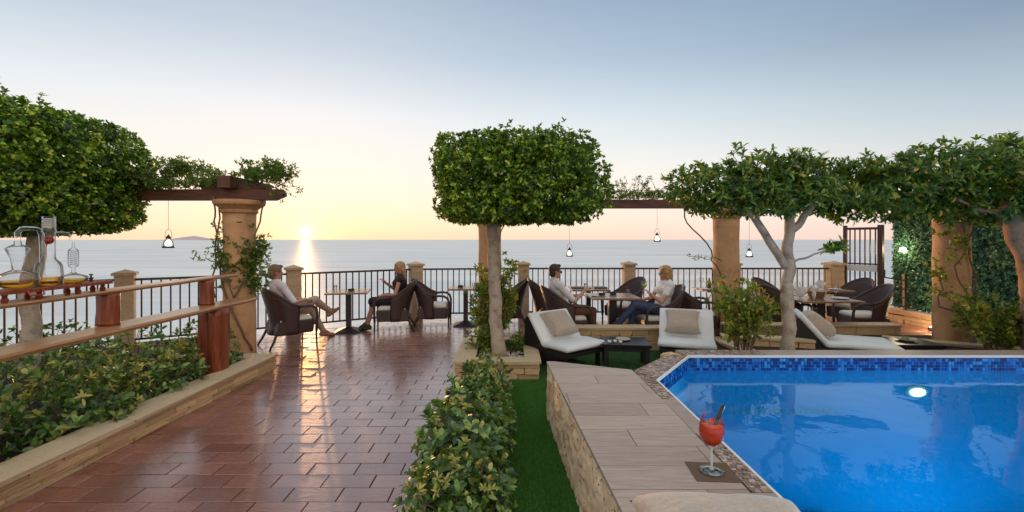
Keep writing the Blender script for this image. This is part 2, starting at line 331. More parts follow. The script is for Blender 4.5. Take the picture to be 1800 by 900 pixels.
# ------------------------------------------------------------------ mesh builder
class MB:
    def __init__(s): s.v = []; s.f = []; s.n = 0
    def add(s, vs, fs):
        s.v.extend([tuple(v) for v in vs]); s.f.extend([tuple(i + s.n for i in f) for f in fs]); s.n += len(vs); return s
    def box(s, c, d, rz=0, rot=None, taper=1):
        x, y, z_ = [q/2 for q in d]
        p = [(-x, -y, -z_), (x, -y, -z_), (x, y, -z_), (-x, y, -z_), (-x*taper, -y*taper, z_), (x*taper, -y*taper, z_), (x*taper, y*taper, z_), (-x*taper, y*taper, z_)]
        R = rot if rot is not None else Matrix.Rotation(rz, 3, 'Z')
        return s.add([R @ Vector(q) + Vector(c) for q in p], [(0, 3, 2, 1), (4, 5, 6, 7), (0, 1, 5, 4), (1, 2, 6, 5), (2, 3, 7, 6), (3, 0, 4, 7)])
    def cbox(s, c, d, b=.01, rz=0, rot=None):
        """box with its top edges chamfered"""
        x, y, z_ = [q/2 for q in d]; b = min(b, x*.9, y*.9, z_)
        p = [(-x, -y, -z_), (x, -y, -z_), (x, y, -z_), (-x, y, -z_), (-x, -y, z_-b), (x, -y, z_-b), (x, y, z_-b), (-x, y, z_-b), (-x+b, -y+b, z_), (x-b, -y+b, z_), (x-b, y-b, z_), (-x+b, y-b, z_)]
        R = rot if rot is not None else Matrix.Rotation(rz, 3, 'Z')
        f = [(0, 3, 2, 1), (8, 9, 10, 11)]
        for i in range(4):
            j = (i+1) % 4; f += [(i, j, j+4, i+4), (i+4, j+4, j+8, i+8)]
        return s.add([R @ Vector(q) + Vector(c) for q in p], f)
    def prism(s, poly, z0, z1):
        n = len(poly); v = [(x, y, z0) for x, y in poly] + [(x, y, z1) for x, y in poly]
        return s.add(v, [tuple(range(n-1, -1, -1)), tuple(range(n, 2*n))] + [(i, (i+1) % n, (i+1) % n+n, i+n) for i in range(n)])
    def tube(s, pts, rad, n=8, cap=True):
        pts = [Vector(p) for p in pts]; m = len(pts)
        if not hasattr(rad, '__len__'): rad = [rad]*m
        up = Vector((0, 0, 1)); vs_ = []; prev = None
        for i in range(m):
            t = (pts[min(i+1, m-1)] - pts[max(i-1, 0)]).normalized()
            if prev is None:
                a = t.cross(up)
                if a.length < .05: a = t.cross(Vector((1, 0, 0)))
            else:
                a = prev - t*prev.dot(t)
            a.normalize(); prev = a; b = t.cross(a)
            for j in range(n):
                q = 2*PI*j/n; vs_.append(pts[i] + (a*math.cos(q) + b*math.sin(q))*rad[i])
        fs = [(i*n+j, (i+1)*n+j, (i+1)*n+(j+1) % n, i*n+(j+1) % n) for i in range(m-1) for j in range(n)]
        if cap: fs += [tuple(range(n)), tuple((m-1)*n + j for j in range(n-1, -1, -1))]
        return s.add(vs_, fs)
    def lathe(s, prof, n=20, c=(0, 0, 0), cap=False, sx=1, sy=1):
        vs_ = [(c[0] + r*sx*math.cos(2*PI*j/n), c[1] + r*sy*math.sin(2*PI*j/n), c[2] + h) for r, h in prof for j in range(n)]
        m = len(prof); fs = [(i*n+j, i*n+(j+1) % n, (i+1)*n+(j+1) % n, (i+1)*n+j) for i in range(m-1) for j in range(n)]
        if cap: fs += [tuple(range(n-1, -1, -1)), tuple((m-1)*n+j for j in range(n))]
        return s.add(vs_, fs)
    def sphere(s, c, r, n=12, m=8):
        rx, ry, rz_ = r if hasattr(r, '__len__') else (r, r, r)
        prof = [(math.sin(PI*i/m), -math.cos(PI*i/m)) for i in range(m+1)]
        prof[0] = (.001, -1); prof[-1] = (.001, 1)
        vs_ = [(c[0]+rx*a*math.cos(2*PI*j/n), c[1]+ry*a*math.sin(2*PI*j/n), c[2]+rz_*b) for a, b in prof for j in range(n)]
        fs = [(i*n+j, i*n+(j+1) % n, (i+1)*n+(j+1) % n, (i+1)*n+j) for i in range(m) for j in range(n)]
        return s.add(vs_, fs)
    def mesh(s, name, mat=None, smooth=False):
        me = bpy.data.meshes.new(name); me.from_pydata(s.v, [], s.f)
        if mat: me.materials.append(mat)
        if smooth: me.polygons.foreach_set('use_smooth', [True]*len(me.polygons))
        me.update(); return me
    def obj(s, name, mat, parent=None, smooth=False, bevel=0, **k):
        o = link(name, s.mesh(name, M[mat], smooth), parent)
        if bevel:
            b = o.modifiers.new('bevel', 'BEVEL'); b.width = bevel; b.segments = 2; b.limit_method = 'ANGLE'; b.angle_limit = math.radians(40)
            if smooth is False and bevel > .004: pass
        for a, v in k.items(): o[a] = v
        return o
def link(name, data, parent=None, loc=None):
    o = bpy.data.objects.new(name, data); COL.objects.link(o)
    if parent is not None: o.parent = parent
    if loc is not None: o.location = loc
    return o
def thing(name, label, cat, loc=(0, 0, 0), rz=0, group=None):
    o = link(name, None); o.location = loc; o.rotation_euler = (0, 0, rz); o.empty_display_size = .1
    o['label'] = label; o['category'] = cat
    if group: o['group'] = group
    return o
def tag(o, label, cat, group=None):
    o['label'] = label; o['category'] = cat
    if group: o['group'] = group
    return o
def copy_thing(root, loc, rz, label, group=None):
    r = root.copy(); COL.objects.link(r); r.location = loc; r.rotation_euler = (0, 0, rz); r['label'] = label
    if group: r['group'] = group
    for ch in list(root.children):
        c = ch.copy(); COL.objects.link(c); c.parent = r
        for g in list(ch.children):
            d = g.copy(); COL.objects.link(d); d.parent = c
    return r
def solid(o, t, off=0):
    m = o.modifiers.new('solid', 'SOLIDIFY'); m.thickness = t; m.offset = off; return o
def subsurf(o, l=1):
    m = o.modifiers.new('sub', 'SUBSURF'); m.levels = l; m.render_levels = l; return o
def clip_poly(poly, clip):
    """Sutherland-Hodgman, clip is convex and counter-clockwise"""
    out = list(poly)
    for i in range(len(clip)):
        a, b = clip[i], clip[(i+1) % len(clip)]
        ins = lambda p: (b[0]-a[0])*(p[1]-a[1]) - (b[1]-a[1])*(p[0]-a[0]) >= 0
        inp, out = out, []
        for j in range(len(inp)):
            p, q = inp[j-1], inp[j]
            if ins(p) != ins(q):
                d = ((b[0]-a[0])*(p[1]-a[1]) - (b[1]-a[1])*(p[0]-a[0])); e = ((b[0]-a[0])*(q[1]-a[1]) - (b[1]-a[1])*(q[0]-a[0]))
                t = d/(d-e); out.append((p[0]+(q[0]-p[0])*t, p[1]+(q[1]-p[1])*t))
            if ins(q): out.append(q)
        if len(out) < 3: return []
    return out
def area(p): return abs(sum(p[i-1][0]*p[i][1] - p[i][0]*p[i-1][1] for i in range(len(p))))/2

# ------------------------------------------------------------------ leaves
def leaf_arrays(pos, axis, L, W, curl=.25, quality=0, tilt=(.5, 1.25), k=6, rng=RNG):
    """rosettes of k leaves round every axis -> verts, quads/tris arrays (uniform face size 4)"""
    n = len(pos); axis = axis/np.linalg.norm(axis, axis=1, keepdims=True)
    P = np.repeat(pos, k, 0); A = np.repeat(axis, k, 0); N = n*k
    ref = np.where(np.abs(A[:, 2:3]) < .9, np.array([[0, 0, 1.]]), np.array([[1., 0, 0]]))
    U = np.cross(A, ref); U /= np.linalg.norm(U, axis=1, keepdims=True); V = np.cross(A, U)
    ph = np.tile(np.arange(k)*2.4, n) + np.repeat(rng.uniform(0, 6.28, n), k) + rng.normal(0, .25, N)
    R = U*np.cos(ph)[:, None] + V*np.sin(ph)[:, None]
    t = rng.uniform(tilt[0], tilt[1], N)[:, None]
    D = A*np.cos(t) + R*np.sin(t)                      # leaf direction
    Nn = A*np.sin(t) - R*np.cos(t)                     # leaf normal (upper side)
    S = np.cross(D, Nn)
    l = (L*rng.uniform(.65, 1.15, N))[:, None]; w = (W*rng.uniform(.75, 1.2, N))[:, None]
    P = P + A*rng.uniform(-.25, .15, N)[:, None]*L
    c = curl*l
    if quality == 0:
        b = P; tip = P + D*l - Nn*c*.6; m = P + D*l*.5 + Nn*c*.15
        a1 = m + S*w*.5 + Nn*w*.12; a2 = m - S*w*.5 + Nn*w*.12
        verts = np.stack([b, a1, tip, a2], 1).reshape(-1, 3)
        base = np.arange(N)[:, None]*4
        faces = (base + np.array([[0, 1, 2, 3]])).reshape(-1, 4)
        return verts, faces
    b = P; s1 = .35; s2 = .75
    m1 = P + D*l*s1 + Nn*c*.15; m2 = P + D*l*s2 - Nn*c*.10; tip = P + D*l - Nn*c*.7
    v = [b, m1 + S*w*.42 + Nn*w*.14, m1, m1 - S*w*.42 + Nn*w*.14, m2 + S*w*.40 + Nn*w*.12, m2, m2 - S*w*.40 + Nn*w*.12, tip]
    verts = np.stack(v, 1).reshape(-1, 3); base = np.arange(N)[:, None]*8
    q = np.concatenate([base + np.array([[1, 4, 5, 2]]), base + np.array([[2, 5, 6, 3]]), base + np.array([[0, 1, 2, 3]]), base + np.array([[4, 7, 6, 5]])], 0)
    return verts, q
def np_mesh(name, verts, faces, mat, smooth=False):
    me = bpy.data.meshes.new(name); k = faces.shape[1]
    me.vertices.add(len(verts)); me.vertices.foreach_set('co', verts.astype(np.float32).ravel())
    me.loops.add(faces.size); me.loops.foreach_set('vertex_index', faces.astype(np.int32).ravel())
    me.polygons.add(len(faces)); me.polygons.foreach_set('loop_start', np.arange(0, faces.size, k, dtype=np.int32))
    try: me.polygons.foreach_set('loop_total', np.full(len(faces), k, dtype=np.int32))
    except Exception: pass
    me.materials.append(M[mat]); me.update(calc_edges=True)
    if smooth: me.polygons.foreach_set('use_smooth', [True]*len(faces))
    return me
def lumpy(P, f, amp, seed=0):
    return np.array([noise.noise(Vector((p[0]*f+seed, p[1]*f, p[2]*f)))*amp for p in P])
def box_shell(n, c, d, depth=.22, round_=.3, bottom=True, rng=RNG, lump=.10, seed=0, edge_pow=6, pocket=.10, gap=None):
    """points in the outer shell of a rounded box, with outward directions"""
    c = np.array(c); h = np.array(d)/2
    u = rng.normal(size=(n*2, 3)); u /= np.linalg.norm(u, axis=1, keepdims=True)
    u *= 1/np.array(h)[None]**0
    # superellipsoid radius
    q = np.abs(u)/h
    r = (q**edge_pow).sum(1)**(-1/edge_pow)
    # area-like weighting
    keep = rng.uniform(0, 1, n*2) < np.clip((r/r.max())**2 + .15, 0, 1)
    u, r = u[keep][:n], r[keep][:n]
    sp = u*r[:, None]
    lm = lumpy(sp, 2.0, lump, seed) + lumpy(sp, 5.5, lump*.5, seed+9)
    dp = rng.uniform(0, 1, len(u))**1.4*depth
    pk = np.array([noise.noise(Vector((p[0]*6.5+seed, p[1]*6.5, p[2]*6.5))) for p in sp])
    rr = r*(1 + lm) - dp - np.clip(-pk*2.2, 0, 1)*pocket
    if gap is not None:
        gn = np.array([noise.noise(Vector((p[0]*2.6+seed*1.7, p[1]*2.6, p[2]*3.4))) for p in sp]); kp = gn > gap; u, rr = u[kp], rr[kp]
    g = np.sign(u)*(np.abs(u)/h)**(edge_pow-1)/h; g /= np.linalg.norm(g, axis=1, keepdims=True)
    return c + u*rr[:, None], g

# ================================================================== SETTING
# sea with swell-sized mesh, and the far island
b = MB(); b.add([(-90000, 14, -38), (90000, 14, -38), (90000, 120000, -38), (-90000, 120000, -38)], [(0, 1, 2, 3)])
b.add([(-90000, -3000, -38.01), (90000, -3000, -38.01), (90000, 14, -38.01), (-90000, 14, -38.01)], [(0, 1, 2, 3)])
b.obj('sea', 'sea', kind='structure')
def island():
    D = 30000.0; n = 60; vs_, fs = [], []
    for i in range(n+1):
        px = 296 + (382-296)*i/n; x = (px-900)/800*D
        t = (px-340)/36.0
        hgt = max(0, 1-abs(t)**1.15*.95)*6.5 + .8*max(0, 1-abs((px-318)/16)) + noise.noise(Vector((i*.35, 1, 0)))*1.0
        hgt = max(.0, hgt)*max(0, 1-abs((px-339)/43.5)**6)
        zt = hgt/800*D
        vs_ += [(x, D-1600, -40), (x, D, zt), (x, D+1600, -40)]
    for i in range(n):
        a = i*3; fs += [(a, a+3, a+4, a+1), (a+1, a+4, a+5, a+2)]
    b = MB(); b.add(vs_, fs); b.obj('hills', 'island', smooth=True, kind='structure')
island()
# terrace block standing on the cliff edge
DECK = [(-8.6, -3), (8.6, -3), (8.6, 10.05), (.25, 10.05), (-2.06, 9.80), (-4.05, 8.50), (-6.10, 7.22), (-8.6, 5.62)]
b = MB()
for q in ([(-8.6, -3), (1.16, -3), (1.16, 10.2), (-8.6, 10.2)], [(1.16, 4.60), (8.6, 4.60), (8.6, 10.2), (1.16, 10.2)]): b.prism(clip_poly(DECK, q), -1.2, -.012)
b.prism(DECK, -42, -1.202); terr = b.obj('terrace_floor', 'grout', kind='structure')

# ---- deck tiles: 0.34 x 0.17 running bond
TW, TD, GAP = .34, .170, .006
FLOOR_SKIP = []   # rectangles without tiles (x0, x1, y0, y1)
FLOOR_SKIP += [(-9, -3.36, -3, 6.0), (-.60, .34, -3, 5.42), (.34, 8.0, -3, 6.95), (-.45, .2, 5.75, 6.7), (.35, 9, 5.4, 6.95)]
cells = []
for r_ in range(-8, 46):
    y0 = 2.95 + .1702*(r_-3); y1 = y0 + .1702
    if y1 < 2.1: continue
    ph = -2.507 + (.17 if r_ % 2 == 0 else 0)
    for c_ in range(-22, 36):
        x0 = ph + TW*c_; x1 = x0 + TW
        if any(x0 > a and x1 < b_ and y0 > c and y1 < d for a, b_, c, d in FLOOR_SKIP): continue
        p = clip_poly([(x0+GAP/2, y0+GAP/2), (x1-GAP/2, y0+GAP/2), (x1-GAP/2, y1-GAP/2), (x0+GAP/2, y1-GAP/2)], DECK)
        if p and area(p) > .002: cells.append((x0, x1, y0, y1, p))
def in_view(x, y): return y > 2.3 and abs(x)/y < 1.13
near_c = sorted([c for c in cells if len(c[4]) == 4 and in_view((c[0]+c[1])/2, c[2]) and -3.45 < c[0] < -.6], key=lambda c: c[2])[:298]
nk = set(id(c) for c in near_c)
tm = [MB().cbox((0, 0, -.007), (TW-GAP, TD-GAP, .014), .003).mesh('tile', M['tile']) for _ in range(1)]
for c in near_c:
    o = link('tile', tm[0], terr, ((c[0]+c[1])/2, (c[2]+c[3])/2, random.uniform(-.0012, .0012)))
    o.rotation_euler = (random.gauss(0, .003), random.gauss(0, .002), random.gauss(0, .002))
b = MB()
for c in cells:
    if id(c) in nk: continue
    dz = random.uniform(-.0012, .0012)
    if len(c[4]) == 4 and area(c[4]) > .05: b.cbox(((c[0]+c[1])/2, (c[2]+c[3])/2, -.007+dz), (TW-GAP, TD-GAP, .014), .003)
    else: b.prism(c[4], -.014, dz)
b.obj('tiles', 'tile', terr, kind='stuff')

# ---- stone kerbs
rough_variants = []
for i in range(6):
    b = MB(); rs = random.Random(i)
    b.cbox((0, 0, 0), (1, 1, 1), .10)
    b.v = [(x + rs.uniform(-.03, .03), y + rs.uniform(-.09, .09), z_ + rs.uniform(-.05, .05)) for x, y, z_ in b.v]
    rough_variants.append(b.mesh('stone', M['ledge']))
cap_variants = []
for i in range(4):
    b = MB(); rs = random.Random(i+50)
    b.cbox((0, 0, 0), (1, 1, 1), .25)
    b.v = [(x*.997 + rs.uniform(-.002, .002), y + rs.uniform(-.015, .015), z_ + rs.uniform(-.03, .03)) for x, y, z_ in b.v]
    cap_variants.append(b.mesh('coping', M['cap']))
def wall_run(root, p0, p1, ztop, thick, z0=0, side=-1, cap=.04, cap_over=.02, courses=3, stone_len=.22, caplen=.62, both=False):
    """straight ledge-stone wall from p0 to p1 (outer face line); side=-1: the body lies to the right of p0->p1"""
    p0, p1 = Vector(p0), Vector(p1); d = p1-p0; L = d.length; a = math.atan2(d.y, d.x); nx = Vector((-d.y, d.x)).normalized()*(-side)
    # nx points outwards (visible face)
    mid = (p0+p1)/2 - nx*thick/2
    core = MB().box((mid.x, mid.y, (z0+ztop-cap)/2), (L-.02, thick-.05, ztop-cap-z0), rz=a)
    core.obj('core', 'joint', root)
    faces = [(nx, p0)] + ([(-nx, p0 - nx*thick)] if both else [])
    for nn, q0 in faces:
        zc = z0; hh = (ztop-cap-z0)
        hs = [random.uniform(.7, 1.3) for _ in range(courses)]; sm = sum(hs); hs = [h/sm*hh for h in hs]
        for h in hs:
            s = 0
            while s < L-.02:
                l = min(random.uniform(.55, 1.6)*stone_len, L-s)
                if L-s-l < .06: l = L-s
                c = q0 + d.normalized()*(s+l/2) - nn*.03
                o = link('stone', random.choice(rough_variants), root, (c.x, c.y, zc+h/2))
                o.scale = (l-.006, .07 + random.uniform(-.014, .016), h-.005); o.rotation_euler = (0, 0, a)
                s += l
            zc += h
    s = 0; k = max(1, round(L/caplen)); l = L/k
    for i in range(k):
        c = p0 + d.normalized()*(l*(i+.5)) - nx*(thick/2-cap_over/2)
        o = link('coping', cap_variants[i % 4], root, (c.x, c.y, ztop-cap/2)); o.scale = (l-.004, thick+cap_over*2, cap); o.rotation_euler = (0, 0, a)
kerb = thing('kerb_wall', 'long low ledge-stone planter kerb running along the left side of the red tiled floor', 'kerb')
wall_run(kerb, (-3.245, 1.6), (-3.115, 6.02), .20, .25, courses=4, side=1, stone_len=.30, caplen=1.1)
wall_run(kerb, (-3.36, 6.02), (-4.6, 6.02), .20, .20, courses=3, side=1, stone_len=.25)
# beds
b = MB(); b.prism([(-8.4, 1.2), (-3.40, 1.2), (-3.32, 5.85), (-4.6, 5.86), (-5.2, 7.55), (-8.4, 5.55)], -.01, .09); b.obj('planting_bed', 'soil', kind='structure')
b = MB(); b.prism([(-.56, 1.5), (-.03, 1.5), (-.03, 5.3), (-.56, 5.3)], -.01, .07); b.obj('planting_bed', 'soil', kind='structure')
# low kerb on the hedge's left side
k2 = thing('bed_edging', 'low sandy stone edging under the left side of the leafy foreground hedge', 'edging')
wall_run(k2, (-.66, 5.35), (-.60, 1.5), .09, .10, courses=1, side=1, cap=.03, cap_over=.0, caplen=.5)

# ---- central tree planter
pl = thing('stone_planter', 'square ledge-stone planter box round the trunk of the middle clipped tree', 'planter')
PX0, PX1, PY0, PY1 = -.69, .325, 5.52, 6.88
wall_run(pl, (PX0, PY0), (PX1, PY0), .23, .20, side=1, courses=3, stone_len=.2, caplen=.5)
wall_run(pl, (PX0, PY1), (PX0, PY0+.004), .2315, .22, side=1, courses=3, stone_len=.2, caplen=.46)
wall_run(pl, (PX1, PY0+.004), (PX1, PY1), .2315, .16, side=1, courses=3, stone_len=.2, caplen=.46)
wall_run(pl, (PX1, PY1), (PX0, PY1), .23, .15, side=1, courses=3, stone_len=.2, caplen=.5)
b = MB(); b.prism([(PX0+.05, PY0+.05), (PX1-.05, PY0+.05), (PX1-.05, PY1-.05), (PX0+.05, PY1-.05)], .0, .13); b.obj('soil', 'soil', pl)
b = MB()
for i in range(150):
    x, y = random.uniform(PX0+.24, PX1-.18), random.uniform(PY0+.2, PY1-.2); r = random.uniform(.018, .045)
    b.sphere((x, y, .13+r*.3), (r, r*random.uniform(.7, 1), r*.6), 7, 5)
b.obj('pebbles', 'pebble', pl, smooth=True, kind='stuff')

# ---- lawn
b = MB(); b.prism([(-.04, .6), (.60, .6), (.60, 4.3), (1.08, 4.1), (1.55, 4.65), (8.0, 4.6), (8.0, 6.97), (.34, 6.97), (.34, 5.3), (-.04, 5.5)], -.01, .006); b.obj('lawn', 'turf', kind='structure')
N = 80000
px_ = RNG.uniform(-.03, .55, N); py_ = RNG.uniform(2.2, 5.5, N); mx_ = RNG.uniform(.3, 3.2, 30000); my_ = RNG.uniform(4.4, 6.9, 30000)
P = np.stack([np.r_[px_, mx_], np.r_[py_, my_], np.full(N+30000, .004)], 1); n_ = len(P)
ang = RNG.uniform(0, 6.28, n_); hgt = RNG.uniform(.010, .022, n_); lean = RNG.normal(0, .008, (n_, 2)); w = .0022
sx = np.stack([np.cos(ang)*w, np.sin(ang)*w, np.zeros(n_)], 1)
tip = P + np.stack([lean[:, 0], lean[:, 1], hgt], 1)
V_ = np.stack([P-sx, P+sx, tip], 1).reshape(-1, 3); F_ = np.arange(n_*3).reshape(-1, 3)
me = np_mesh('grass', V_, F_, 'blade'); o = link('grass', me); tag(o, 'short artificial green turf between the hedge and the pool platform', 'grass'); o['kind'] = 'stuff'

# ---- fence
POSTS = [(-8.2, 5.82), (-6.05, 7.12), (-4.01, 8.36), (-2.04, 9.64), (.25, 9.90), (2.54, 9.90), (4.80, 9.90), (7.0, 9.90)]
fence = thing('terrace_railing', 'brown metal balustrade with stone posts along the sea side of the terrace', 'railing')
pb = MB()
pcap = MB(); pcap.cbox((0, 0, 1.165), (.30, .30, .04), .008); pcap.add([(-.15, -.15, 1.185), (.15, -.15, 1.185), (.15, .15, 1.185), (-.15, .15, 1.185), (0, 0, 1.235)], [(0, 1, 4), (1, 2, 4), (2, 3, 4), (3, 0, 4)])
capm = pcap.mesh('post_cap', M['post_stone'])
for i in range(8): pb.cbox((0, 0, .0725+.145*i), (.235+(.004 if i % 2 else 0), .235, .140), .006)
pb.box((0, 0, .57), (.215, .215, 1.13)); postm = pb.mesh('stone_post', M['post_stone'])
balm = MB().box((0, 0, .59), (.022, .022, .92)).mesh('baluster', M['rail'])
for i, (x, y) in enumerate(POSTS):
    a = 0 if i >= 4 else math.atan2(.63, 1)
    if i == 7: a = 0
    p = link('stone_post', postm, fence, (x, y, 0)); p.rotation_euler = (0, 0, a); p.scale = (1.15, 1.15, 1) if i == 7 else (1, 1, 1)
    c = link('post_cap', capm, p)
    if i == 0: continue
    x0, y0 = POSTS[i-1]; d = Vector((x-x0, y-y0)); L = d.length; a = math.atan2(d.y, d.x); u = d/L
    for zz, hh, ww in ((1.07, .035, .06), (.125, .03, .035)):
        m_ = MB().box(((x+x0)/2, (y+y0)/2, zz), (L-.2, ww, hh), rz=a); m_.obj('rail' if zz > 1 else 'bottom_rail', 'rail', fence)
    k = int((L-.28)/.125)
    for j in range(k+1):
        s = .14 + .06 + (L-.40)*j/k
        o = link('baluster', balm, fence, (x0+u.x*s, y0+u.y*s, 0)); o.rotation_euler = (0, 0, a)

# ---- gate
gt = thing('metal_gate', 'tall rust red barred metal gate at the right end of the railing', 'gate')
G0, G1 = Vector((7.22, 9.86)), Vector((7.52, 9.28)); d = (G1-G0); L = d.length; a = math.atan2(d.y, d.x); u = d/L
for q, w_ in ((G0, .06), (G1, .085)):
    MB().box((q.x, q.y, 1.0), (w_, w_, 2.0), rz=a).obj('gate_post', 'gate', gt)
for zz in (.14, 1.93): 
    m_ = (G0+G1)/2; MB().box((m_.x, m_.y, zz), (L-.1, .05, .05), rz=a).obj('gate_rail', 'gate', gt)
m_ = (G0+G1)/2; MB().box((m_.x, m_.y, 1.10), (L-.11, .03, .13), rz=a).obj('pale_plate', 'trim', gt)
MB().box((m_.x, m_.y, 1.19), (L-.11, .04, .03), rz=a).obj('gate_rail', 'gate', gt)
for j in range(1, 7):
    q = G0 + u*L*j/7; MB().box((q.x, q.y, 1.03), (.02, .02, 1.79), rz=a).obj('gate_bar', 'gate', gt)
MB().box((G1.x-.01, G1.y-.075, 1.02), (.05, .06, .14), rz=a).obj('lock_box', 'gate', gt)
sidef = thing('side_railing', 'short dark railing with slanting rails between the gate and the green hedge wall', 'railing')
for zz in (.9, .72, .54, .36, .18):
    MB().box((7.78, 9.27, zz), (.46, .03, .025), rot=Matrix.Rotation(.15, 3, 'Y')).obj('rail', 'rail', sidef)
MB().box((8.0, 9.27, .5), (.05, .05, 1.0)).obj('rail_post', 'rail', sidef)

# ---- hedge wall on the right
hw = thing('hedge_wall', 'tall dark green leafy wall at the right edge behind the round column', 'hedge')
MB().box((8.28, 6.6, 1.33), (.20, 6.2, 2.1)).obj('backing', 'hedge', hw)
n_ = 15000
P = np.stack([8.17 - np.abs(RNG.normal(0, .03, n_)), RNG.uniform(3.5, 9.7, n_), RNG.uniform(.28, 2.42, n_)], 1)
A = np.stack([-np.ones(n_), RNG.normal(0, .5, n_), RNG.normal(.2, .5, n_)], 1)
n2 = 700; P2 = np.stack([RNG.uniform(8.17, 8.4, n2), np.full(n2, 9.71), RNG.uniform(.28, 2.4, n2)], 1); A2 = np.stack([RNG.normal(0, .5, n2), np.ones(n2), RNG.normal(0, .4, n2)], 1)
V_, F_ = leaf_arrays(np.r_[P, P2], np.r_[A, A2], .055, .035, k=4, tilt=(.6, 1.3))
link('foliage', np_mesh('foliage', V_, F_, 'hedge'), hw)
hk = thing('kerb_wall', 'stone kerb at the foot of the dark green hedge wall', 'kerb')
wall_run(hk, (7.98, 9.75), (7.98, 3.8), .27, .2, side=1, courses=3, stone_len=.3)

# ---- terrace kerbs between lounge lawn and dining terrace
kc = thing('kerb_wall', 'raised stone kerb behind the two left loungers below the couple drinking', 'kerb')
wall_run(kc, (.36, 6.98), (2.62, 6.98), .36, .24, side=1, courses=3, stone_len=.28, caplen=.7)
kd = thing('kerb_wall', 'raised stone kerb behind the right lounger below the brown dining chairs', 'kerb')
wall_run(kd, (3.35, 7.08), (6.05, 7.08), .38, .24, side=1, courses=3, stone_len=.28, caplen=.7)
ke = thing('kerb_wall', 'slanting stone bed kerb at the foot of the round column on the right', 'kerb')
wall_run(ke, (5.35, 6.55), (7.9, 5.0), .30, .18, side=1, courses=2, stone_len=.3)
kf = thing('kerb_wall', 'slanting stone bed kerb left of the forked tree behind the pool', 'kerb')
wall_run(kf, (2.82, 6.5), (2.93, 5.5), .32, .16, side=1, courses=2, stone_len=.25)
kg = thing('kerb_wall', 'short stone kerb just behind the forked tree trunk', 'kerb')
wall_run(kg, (2.9, 6.3), (4.0, 6.0), .38, .18, side=1, courses=2, stone_len=.25)
b = MB(); b.prism([(2.45, 4.85), (4.1, 4.85), (4.1, 6.0), (2.45, 6.3)], 0, .26); b.obj('planting_bed', 'soil', kind='structure')
b = MB(); b.prism([(5.3, 4.85), (7.95, 4.85), (7.95, 6.9), (5.3, 6.9)], 0, .25); b.obj('planting_bed', 'soil', kind='structure')

# ---- pool
ZT = .543; ZW = .395
POOL = [(1.235, -1.5), (7.6, -1.5), (7.6, 4.53), (1.765, 4.53), (1.200, 3.745)]    # inner edge, ccw
def offset(poly, d):
    out = []; n = len(poly)
    for i in range(n):
        a, b_, c = Vector(poly[i-1]), Vector(poly[i]), Vector(poly[(i+1) % n])
        e1, e2 = (b_-a).normalized(), (c-b_).normalized(); n1, n2 = Vector((e1.y, -e1.x)), Vector((e2.y, -e2.x))
        m = (n1+n2).normalized(); out.append(tuple(b_ + m*d/max(.3, m.dot(n1))))
    return out
pool = thing('swimming_pool', 'blue swimming pool with a mosaic waterline on the right of the terrace', 'pool')
b = MB(); outer = offset(POOL, .02); n = len(POOL)
b.add([(x, y, -1.1) for x, y in POOL], [tuple(range(n))])
for i in range(n):
    (x0, y0), (x1, y1) = POOL[i], POOL[(i+1) % n]
    b.add([(x0, y0, -1.1), (x1, y1, -1.1), (x1, y1, ZT-.04), (x0, y0, ZT-.04)], [(0, 1, 2, 3)])
# wide submerged steps crossing the basin, each with a slanting riser
steps = [((1.6, 2.9), (2.45, 4.6), -.25)]
b.obj('basin', 'basin', pool)
def slab(pts, z0, z1, nm='underwater_step'):
    MB().prism(pts, z0, z1).obj(nm, 'basin', pool)
slab([(1.24, 1.0), (1.55, 1.0), (2.40, 4.50), (1.80, 4.50), (1.22, 3.72)], -1.09, -.93)
slab([(1.56, 1.0), (2.15, 1.0), (3.10, 4.50), (2.41, 4.50)], -1.09, -1.01)
# mosaic waterline tiles
b = MB(); ts = .0305
for i in (2, 3, 4, 1):
    (x0, y0), (x1, y1) = POOL[i], POOL[(i+1) % n]; d = Vector((x1-x0, y1-y0)); L = d.length; d /= L; nn = Vector((-d.y, d.x)); a = math.atan2(d.y, d.x)
    for r_ in range(4):
        zc = ZT-.018-.008-ts*(r_+.5)
        for c_ in range(int(L/ts)):
            q = Vector((x0, y0)) + d*(ts*(c_+.5)) + nn*.002
            b.box((q.x, q.y, zc), (ts-.004, .012, ts-.004), rz=a)
b.obj('mosaic_tiles', 'mosaic', pool, kind='stuff')
b = MB(); b.prism(offset(POOL, -.001), ZW-.002, ZW); 
b = MB(); b.add([(x, y, ZW) for x, y in offset(POOL, .01)], [tuple(range(n))]); w_o = b.obj('water_surface', 'water', pool)
w_o.color = (0.1, .4, .9, 1)
# underwater lamp on the far wall
b = MB(); b.lathe([(.075, 0), (.075, .03), (.055, .04)], 20, cap=True); o = b.obj('lamp_ring', 'trim', pool); o.rotation_euler = (PI/2, 0, 0); o.location = (4.02, 4.53, .185)
b = MB(); b.lathe([(.052, .041), (.03, .052), (.001, .055)], 20); o2 = b.obj('pool_light', 'pool_lamp', pool); o2.rotation_euler = (PI/2, 0, 0); o2.location = (4.02, 4.53, .185); o2.scale = (1.5, .75, .6); o.scale = (1.5, .8, .5)
def pool_spot(x, y, z_, rx, e):
    l = bpy.data.lights.new('pool_light_glow', 'AREA'); l.energy = e; l.shape = 'DISK'; l.size = .10; l.color = (.75, .90, 1.0); l.spread = PI
    o = bpy.data.objects.new('pool_light_glow', l); COL.objects.link(o); o.location = (x, y, z_); o.rotation_euler = rx
pool_spot(4.02, 4.44, .185, (-PI/2+.12, 0, 0), 150)
